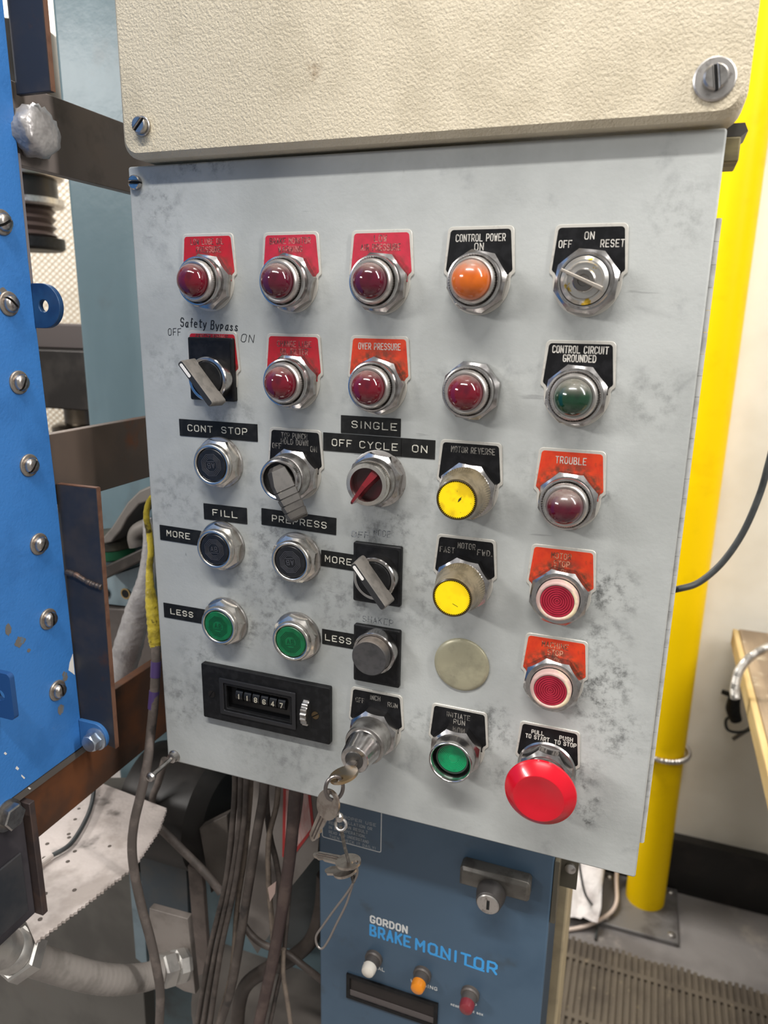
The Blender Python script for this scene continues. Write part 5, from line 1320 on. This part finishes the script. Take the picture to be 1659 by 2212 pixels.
# hanging cable bundle
cabm = M('dusty black cable', hexc('453d38'), 0.55, col2=hexc('574e48'), scale=60, col3=hexc('2c2725'), scale3=40, lo3=0.55, hi3=0.7)
cabt = M('tan dusty cable', hexc('776a5e'), 0.6, col2=hexc('5f554c'), scale=60)
CB = [
    ([(-0.1531, 0.0480, 1.0168), (-0.1556, 0.0500, 0.9862), (-0.1588, 0.0500, 0.9559), (-0.1696, 0.0500, 0.8810), (-0.1922, 0.0500, 0.7912), (-0.2150, 0.0500, 0.6788)], 0.0029, cabm, 'leftmost dusty cable of the hanging bundle'),
    ([(-0.1456, 0.0460, 1.0198), (-0.1485, 0.0480, 0.9869), (-0.1522, 0.0480, 0.9442), (-0.1638, 0.0480, 0.8792), (-0.1865, 0.0480, 0.7839), (-0.2054, 0.0480, 0.6851)], 0.0028, cabm, 'second dusty cable from the left in the hanging bundle'),
    ([(-0.1387, 0.0440, 1.0204), (-0.1415, 0.0450, 0.9884), (-0.1447, 0.0450, 0.9535), (-0.1580, 0.0450, 0.8783), (-0.1771, 0.0450, 0.7959), (-0.1952, 0.0450, 0.6928)], 0.0026, cabm, 'third dusty cable from the left in the hanging bundle'),
    ([(-0.1399, 0.0520, 1.0128), (-0.1428, 0.0540, 0.9771), (-0.1512, 0.0540, 0.9095), (-0.1617, 0.0540, 0.8481), (-0.1713, 0.0540, 0.7666), (-0.1937, 0.0540, 0.6833)], 0.0026, cabt, 'tan cable in the middle of the hanging bundle'),
    ([(-0.1213, 0.0450, 1.0171), (-0.1242, 0.0460, 0.9875), (-0.1320, 0.0460, 0.9465), (-0.1466, 0.0460, 0.8655), (-0.1569, 0.0460, 0.8080), (-0.1681, 0.0460, 0.7530), (-0.1858, 0.0460, 0.6957)], 0.0044, cabm, 'thick black cable slanting down through the middle of the bundle'),
    ([(-0.1291, 0.0600, 1.0057), (-0.1304, 0.0620, 0.9651), (-0.1286, 0.0640, 0.9291), (-0.1244, 0.0660, 0.9031), (-0.1212, 0.0660, 0.8726), (-0.1242, 0.0660, 0.8285)], 0.0028, cabm, 'thin cable bending right behind the thick black cables'),
    ([(-0.1099, 0.0500, 1.0121), (-0.1146, 0.0520, 0.9763), (-0.1232, 0.0520, 0.9396), (-0.1249, 0.0520, 0.8935), (-0.1224, 0.0520, 0.8419), (-0.1215, 0.0520, 0.7987)], 0.0026, cabt, 'tan cable between the two thick black cables'),
    ([(-0.0879, 0.0400, 1.0217), (-0.0912, 0.0420, 0.9919), (-0.0968, 0.0420, 0.9354), (-0.1055, 0.0420, 0.8776), (-0.1155, 0.0420, 0.8216), (-0.1252, 0.0420, 0.7741), (-0.1365, 0.0420, 0.7211)], 0.0056, M('maroon brown cable', hexc('423330'), 0.5, col2=hexc('54453f'), scale=50), 'thickest brown cable hanging in front of the red bordered sticker'),
    ([(-0.0877, 0.0500, 1.0130), (-0.0910, 0.0520, 0.9827), (-0.0987, 0.0520, 0.9320), (-0.1051, 0.0520, 0.8689), (-0.1119, 0.0520, 0.8023), (-0.1181, 0.0520, 0.7722), (-0.1299, 0.0520, 0.7128)], 0.0022, cabm, 'thin dark cable along the right side of the thickest brown cable'),
    ([(-0.1088, 0.0480, 0.8236), (-0.1095, 0.0480, 0.7935), (-0.1061, 0.0480, 0.7643), (-0.1018, 0.0480, 0.7292)], 0.0022, cabt, 'short tan wire at the bottom below the thickest brown cable'),
    ([(-0.3003, 0.0900, 0.8998), (-0.2906, 0.0900, 0.8882), (-0.2716, 0.0900, 0.8765), (-0.2438, 0.0880, 0.8594), (-0.2207, 0.0860, 0.8453), (-0.1992, 0.0840, 0.8276)], 0.0042, rubber, 'dusty cable sloping down from the white sheet to the bundle'),
    ([(-0.1740, 0.0750, 0.8171), (-0.1627, 0.0730, 0.8030), (-0.1453, 0.0700, 0.7961), (-0.1169, 0.0700, 0.7940), (-0.0968, 0.0700, 0.7847), (-0.0768, 0.0750, 0.7676)], 0.0034, cabm, 'black cable crossing low from the bundle toward the blue box'),
    ([(-0.2749, 0.1050, 0.9523), (-0.2853, 0.1050, 0.9219), (-0.2938, 0.1050, 0.9026), (-0.2951, 0.1050, 0.8862), (-0.2872, 0.1050, 0.8727), (-0.2840, 0.1050, 0.8590)], 0.0038, rubber, 'short looped cable behind the long loosened screw'),
]
for path, r, m, lab in CB:
    item('hanging_cable', MB().tube(path, r, 12, 8), m, lab, 'cable', 'cables hanging under the panel')
t = item('cable_tag', MB().ngon([(-0.1186, 0.0390, 0.8972), (-0.1098, 0.0390, 0.9066), (-0.1111, 0.0390, 0.8936), (-0.1166, 0.0390, 0.8826)], (0, 0.001, 0)), M('pinkish paper tag', hexc('a58e84'), 0.6), 'small pinkish paper tag tied to the hanging cables', 'tag')

# ------------------------------------------------------------ blue brake monitor box
bbm = M('slate blue box paint', hexc('465c70'), 0.42, col2=hexc('3e5468'), scale=10, col3=hexc('3b4348'), scale3=20, lo3=0.60, hi3=0.78)
t = thing('monitor_box', (0.027, 0.13, 0.64), 'slate blue steel monitor box with key lock below the grey panel', 'box')
FY = 0.060
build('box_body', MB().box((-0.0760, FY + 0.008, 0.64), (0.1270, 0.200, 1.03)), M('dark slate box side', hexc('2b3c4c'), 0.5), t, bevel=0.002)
build('door', MB().box((-0.0765, FY, 0.64), (0.1300, FY + 0.008, 1.03)), bbm, t, bevel=0.0015)
wh = M('white print', hexc('d9d9d6'), 0.5)
skyb = M('sky blue print', hexc('3f9bdc'), 0.5)
def front(mb):
    return mb.xf(Matrix.Translation((0, FY, 0)))
build('lettering', front(text_mb([('GORDON', -0.0083, 0.8762, 0.0345)], 0.0068, 0.0016, t=0.0001)), wh, t)
build('lettering', front(text_mb([('BRAKE', -0.0068, 0.8640, 0.0375), ('MONITOR', 0.0540, 0.8640, 0.0720)], 0.0108, 0.0022, t=0.0001)), skyb, t)
swash = MB()
swash.prism([(0.0352, 0.8576), (0.0458, 0.8568), (0.0458, 0.8586), (0.0352, 0.8592)], 0, 0.0001).prism([(0.0640, 0.8574), (0.0800, 0.8568), (0.0800, 0.8586), (0.0640, 0.8592)], 0, 0.0001)
build('lettering', front(swash), skyb, t)
build('lettering', front(text_mb([('NORMAL', -0.0215, 0.8240, 0.0200), ('WARNING', 0.0265, 0.8220, 0.0245), ('STOP', 0.0685, 0.8185, 0.0125)], 0.0032, 0.0006, t=0.0001)), wh, t)
build('lettering', front(text_mb([('RESET INSIDE BOX', 0.0665, 0.8105, 0.0290)], 0.0018, 0.00035, t=0.0001)), wh, t)
fr = frame(rrect(-0.1100, 0.9520, -0.0165, 1.0200, 0.002, 3), rrect(-0.1091, 0.9529, -0.0174, 1.0191, 0.0014, 3), 0, 0.0001)
fr = frame(rrect(-0.0735, 0.9492, -0.0165, 1.0200, 0.002, 3), rrect(-0.0727, 0.9500, -0.0173, 1.0192, 0.0014, 3), 0, 0.0001)
build('notice_border', front(fr), wh, t)
build('lettering', front(text_mb([('IMPROPER USE', -0.0415, 0.9760, 0.0390), ('OF INSTALLATION OR', -0.0455, 0.9712, 0.0400), ('REPAIR CAN RESULT', -0.0480, 0.9664, 0.0370), ('IN BAD OPERATION.', -0.0490, 0.9616, 0.0350), ('READ AND UNDERSTAND', -0.0475, 0.9568, 0.0380), ('THEN CHECK IT DAILY!', -0.0440, 0.9522, 0.0440)], 0.0027, 0.00042, t=0.0001)), M('dull print', hexc('a5a9ab'), 0.5), t)
# handle with key lock
hz = M('worn grey handle', hexc('6b6761'), 0.42, 0.5, col2=hexc('57534d'), scale=60)
h = build('latch_handle', front(MB().prism([(0.0565, 0.9500), (0.0720, 0.9500), (0.0740, 0.9478), (0.0930, 0.9478), (0.0950, 0.9500), (0.1120, 0.9500), (0.1140, 0.9520), (0.1140, 0.9660), (0.1120, 0.9685), (0.0590, 0.9685), (0.0565, 0.9660)], 0, 0.0135, ch=0.0028)), hz, t, bevel=0.0006)
lc = (0.0840, 0, 0.9525)
build('lock_barrel', front(MB().lathe([(0.0120, 0.0), (0.0118, 0.018), (0.0100, 0.0260), (0.0090, 0.0268)], 40, 'h', lc)), M('dark lock barrel', hexc('4b4745'), 0.45, 0.4), h)
build('lock_face', front(MB().lathe([(0.0088, 0.0266), (0.0090, 0.0276), (0.0082, 0.0282), (0.0040, 0.0280)], 40, 'h', lc)), steelm, h)
build('key_slot', front(MB().prism([(lc[0] - 0.0010, lc[2] - 0.0042), (lc[0] + 0.0012, lc[2] - 0.0042), (lc[0] + 0.0012, lc[2] + 0.0038), (lc[0] - 0.0010, lc[2] + 0.0038)], 0.0280, 0.0285)), darkgap, h)
for x, z, cm, nm in ((-0.0215, 0.8348, M('white lamp cap', hexc('d8d0c4'), 0.35), 'white lamp'), (0.0250, 0.8345, M('amber lamp cap', (0.75, 0.24, 0.01), 0.2, coat=0.4), 'amber lamp'), (0.0690, 0.8300, M('dull red lamp cap', hexc('7a2a30'), 0.3, coat=0.3), 'dull red lamp')):
    b = build('indicator_lamp', front(MB().lathe([(0.0082, 0), (0.0082, 0.0030), (0.0072, 0.0042), (0.0066, 0.0042), (0.0064, 0.0110)], 32, 'h', (x, 0, z))), M('dusty lamp collar', hexc('5a5450'), 0.45, 0.3), t)
    b['label'] = nm
    build('lamp_cap', front(MB().lathe([(0.0064, 0.0100), (0.0064, 0.0145), (0.0056, 0.0175), (0.0036, 0.0190), (0.0003, 0.0195)], 32, 'h', (x, 0, z))), cm, b)
sl = build('window_frame', front(frame([(-0.0485, 0.780), (0.0405, 0.780), (0.0405, 0.8075), (-0.0485, 0.8075)], [(-0.0450, 0.7835), (0.0370, 0.7835), (0.0370, 0.8040), (-0.0450, 0.8040)], 0, 0.0022)), plast, t)
build('window_recess', front(MB().prism([(-0.0450, 0.7835), (0.0370, 0.7835), (0.0370, 0.8040), (-0.0450, 0.8040)], 0, 0.0004)), M('brown dark recess', hexc('241d1a'), 0.5), sl)
build('window_sill', front(MB().prism([(-0.0450, 0.7835), (0.0370, 0.7835), (0.0370, 0.7895), (-0.0450, 0.7895)], 0.0004, 0.0012)), M('grey sill', hexc('5b5452'), 0.5), sl)
for z0, z1 in ((0.925, 0.985), (0.690, 0.748)):
    hg = build('door_hinge', MB().box((0.1302, FY + 0.001, z0), (0.1345, FY + 0.020, z1)), M('olive hinge steel', hexc('5d584c'), 0.45, 0.4), t, bevel=0.0008)
    build('hinge_screw', MB().lathe([(0.0045, 0.0), (0.0045, 0.002), (0.003, 0.003)], 20, 'h', (0.1420, FY + 0.020, (z0 + z1) / 2 + 0.012)), steelm, hg)
    build('hinge_leaf', MB().box((0.1345, FY + 0.020, z0 + 0.022), (0.1480, FY + 0.026, z1 + 0.004)), M('olive hinge steel', hexc('5d584c'), 0.45, 0.4), hg)
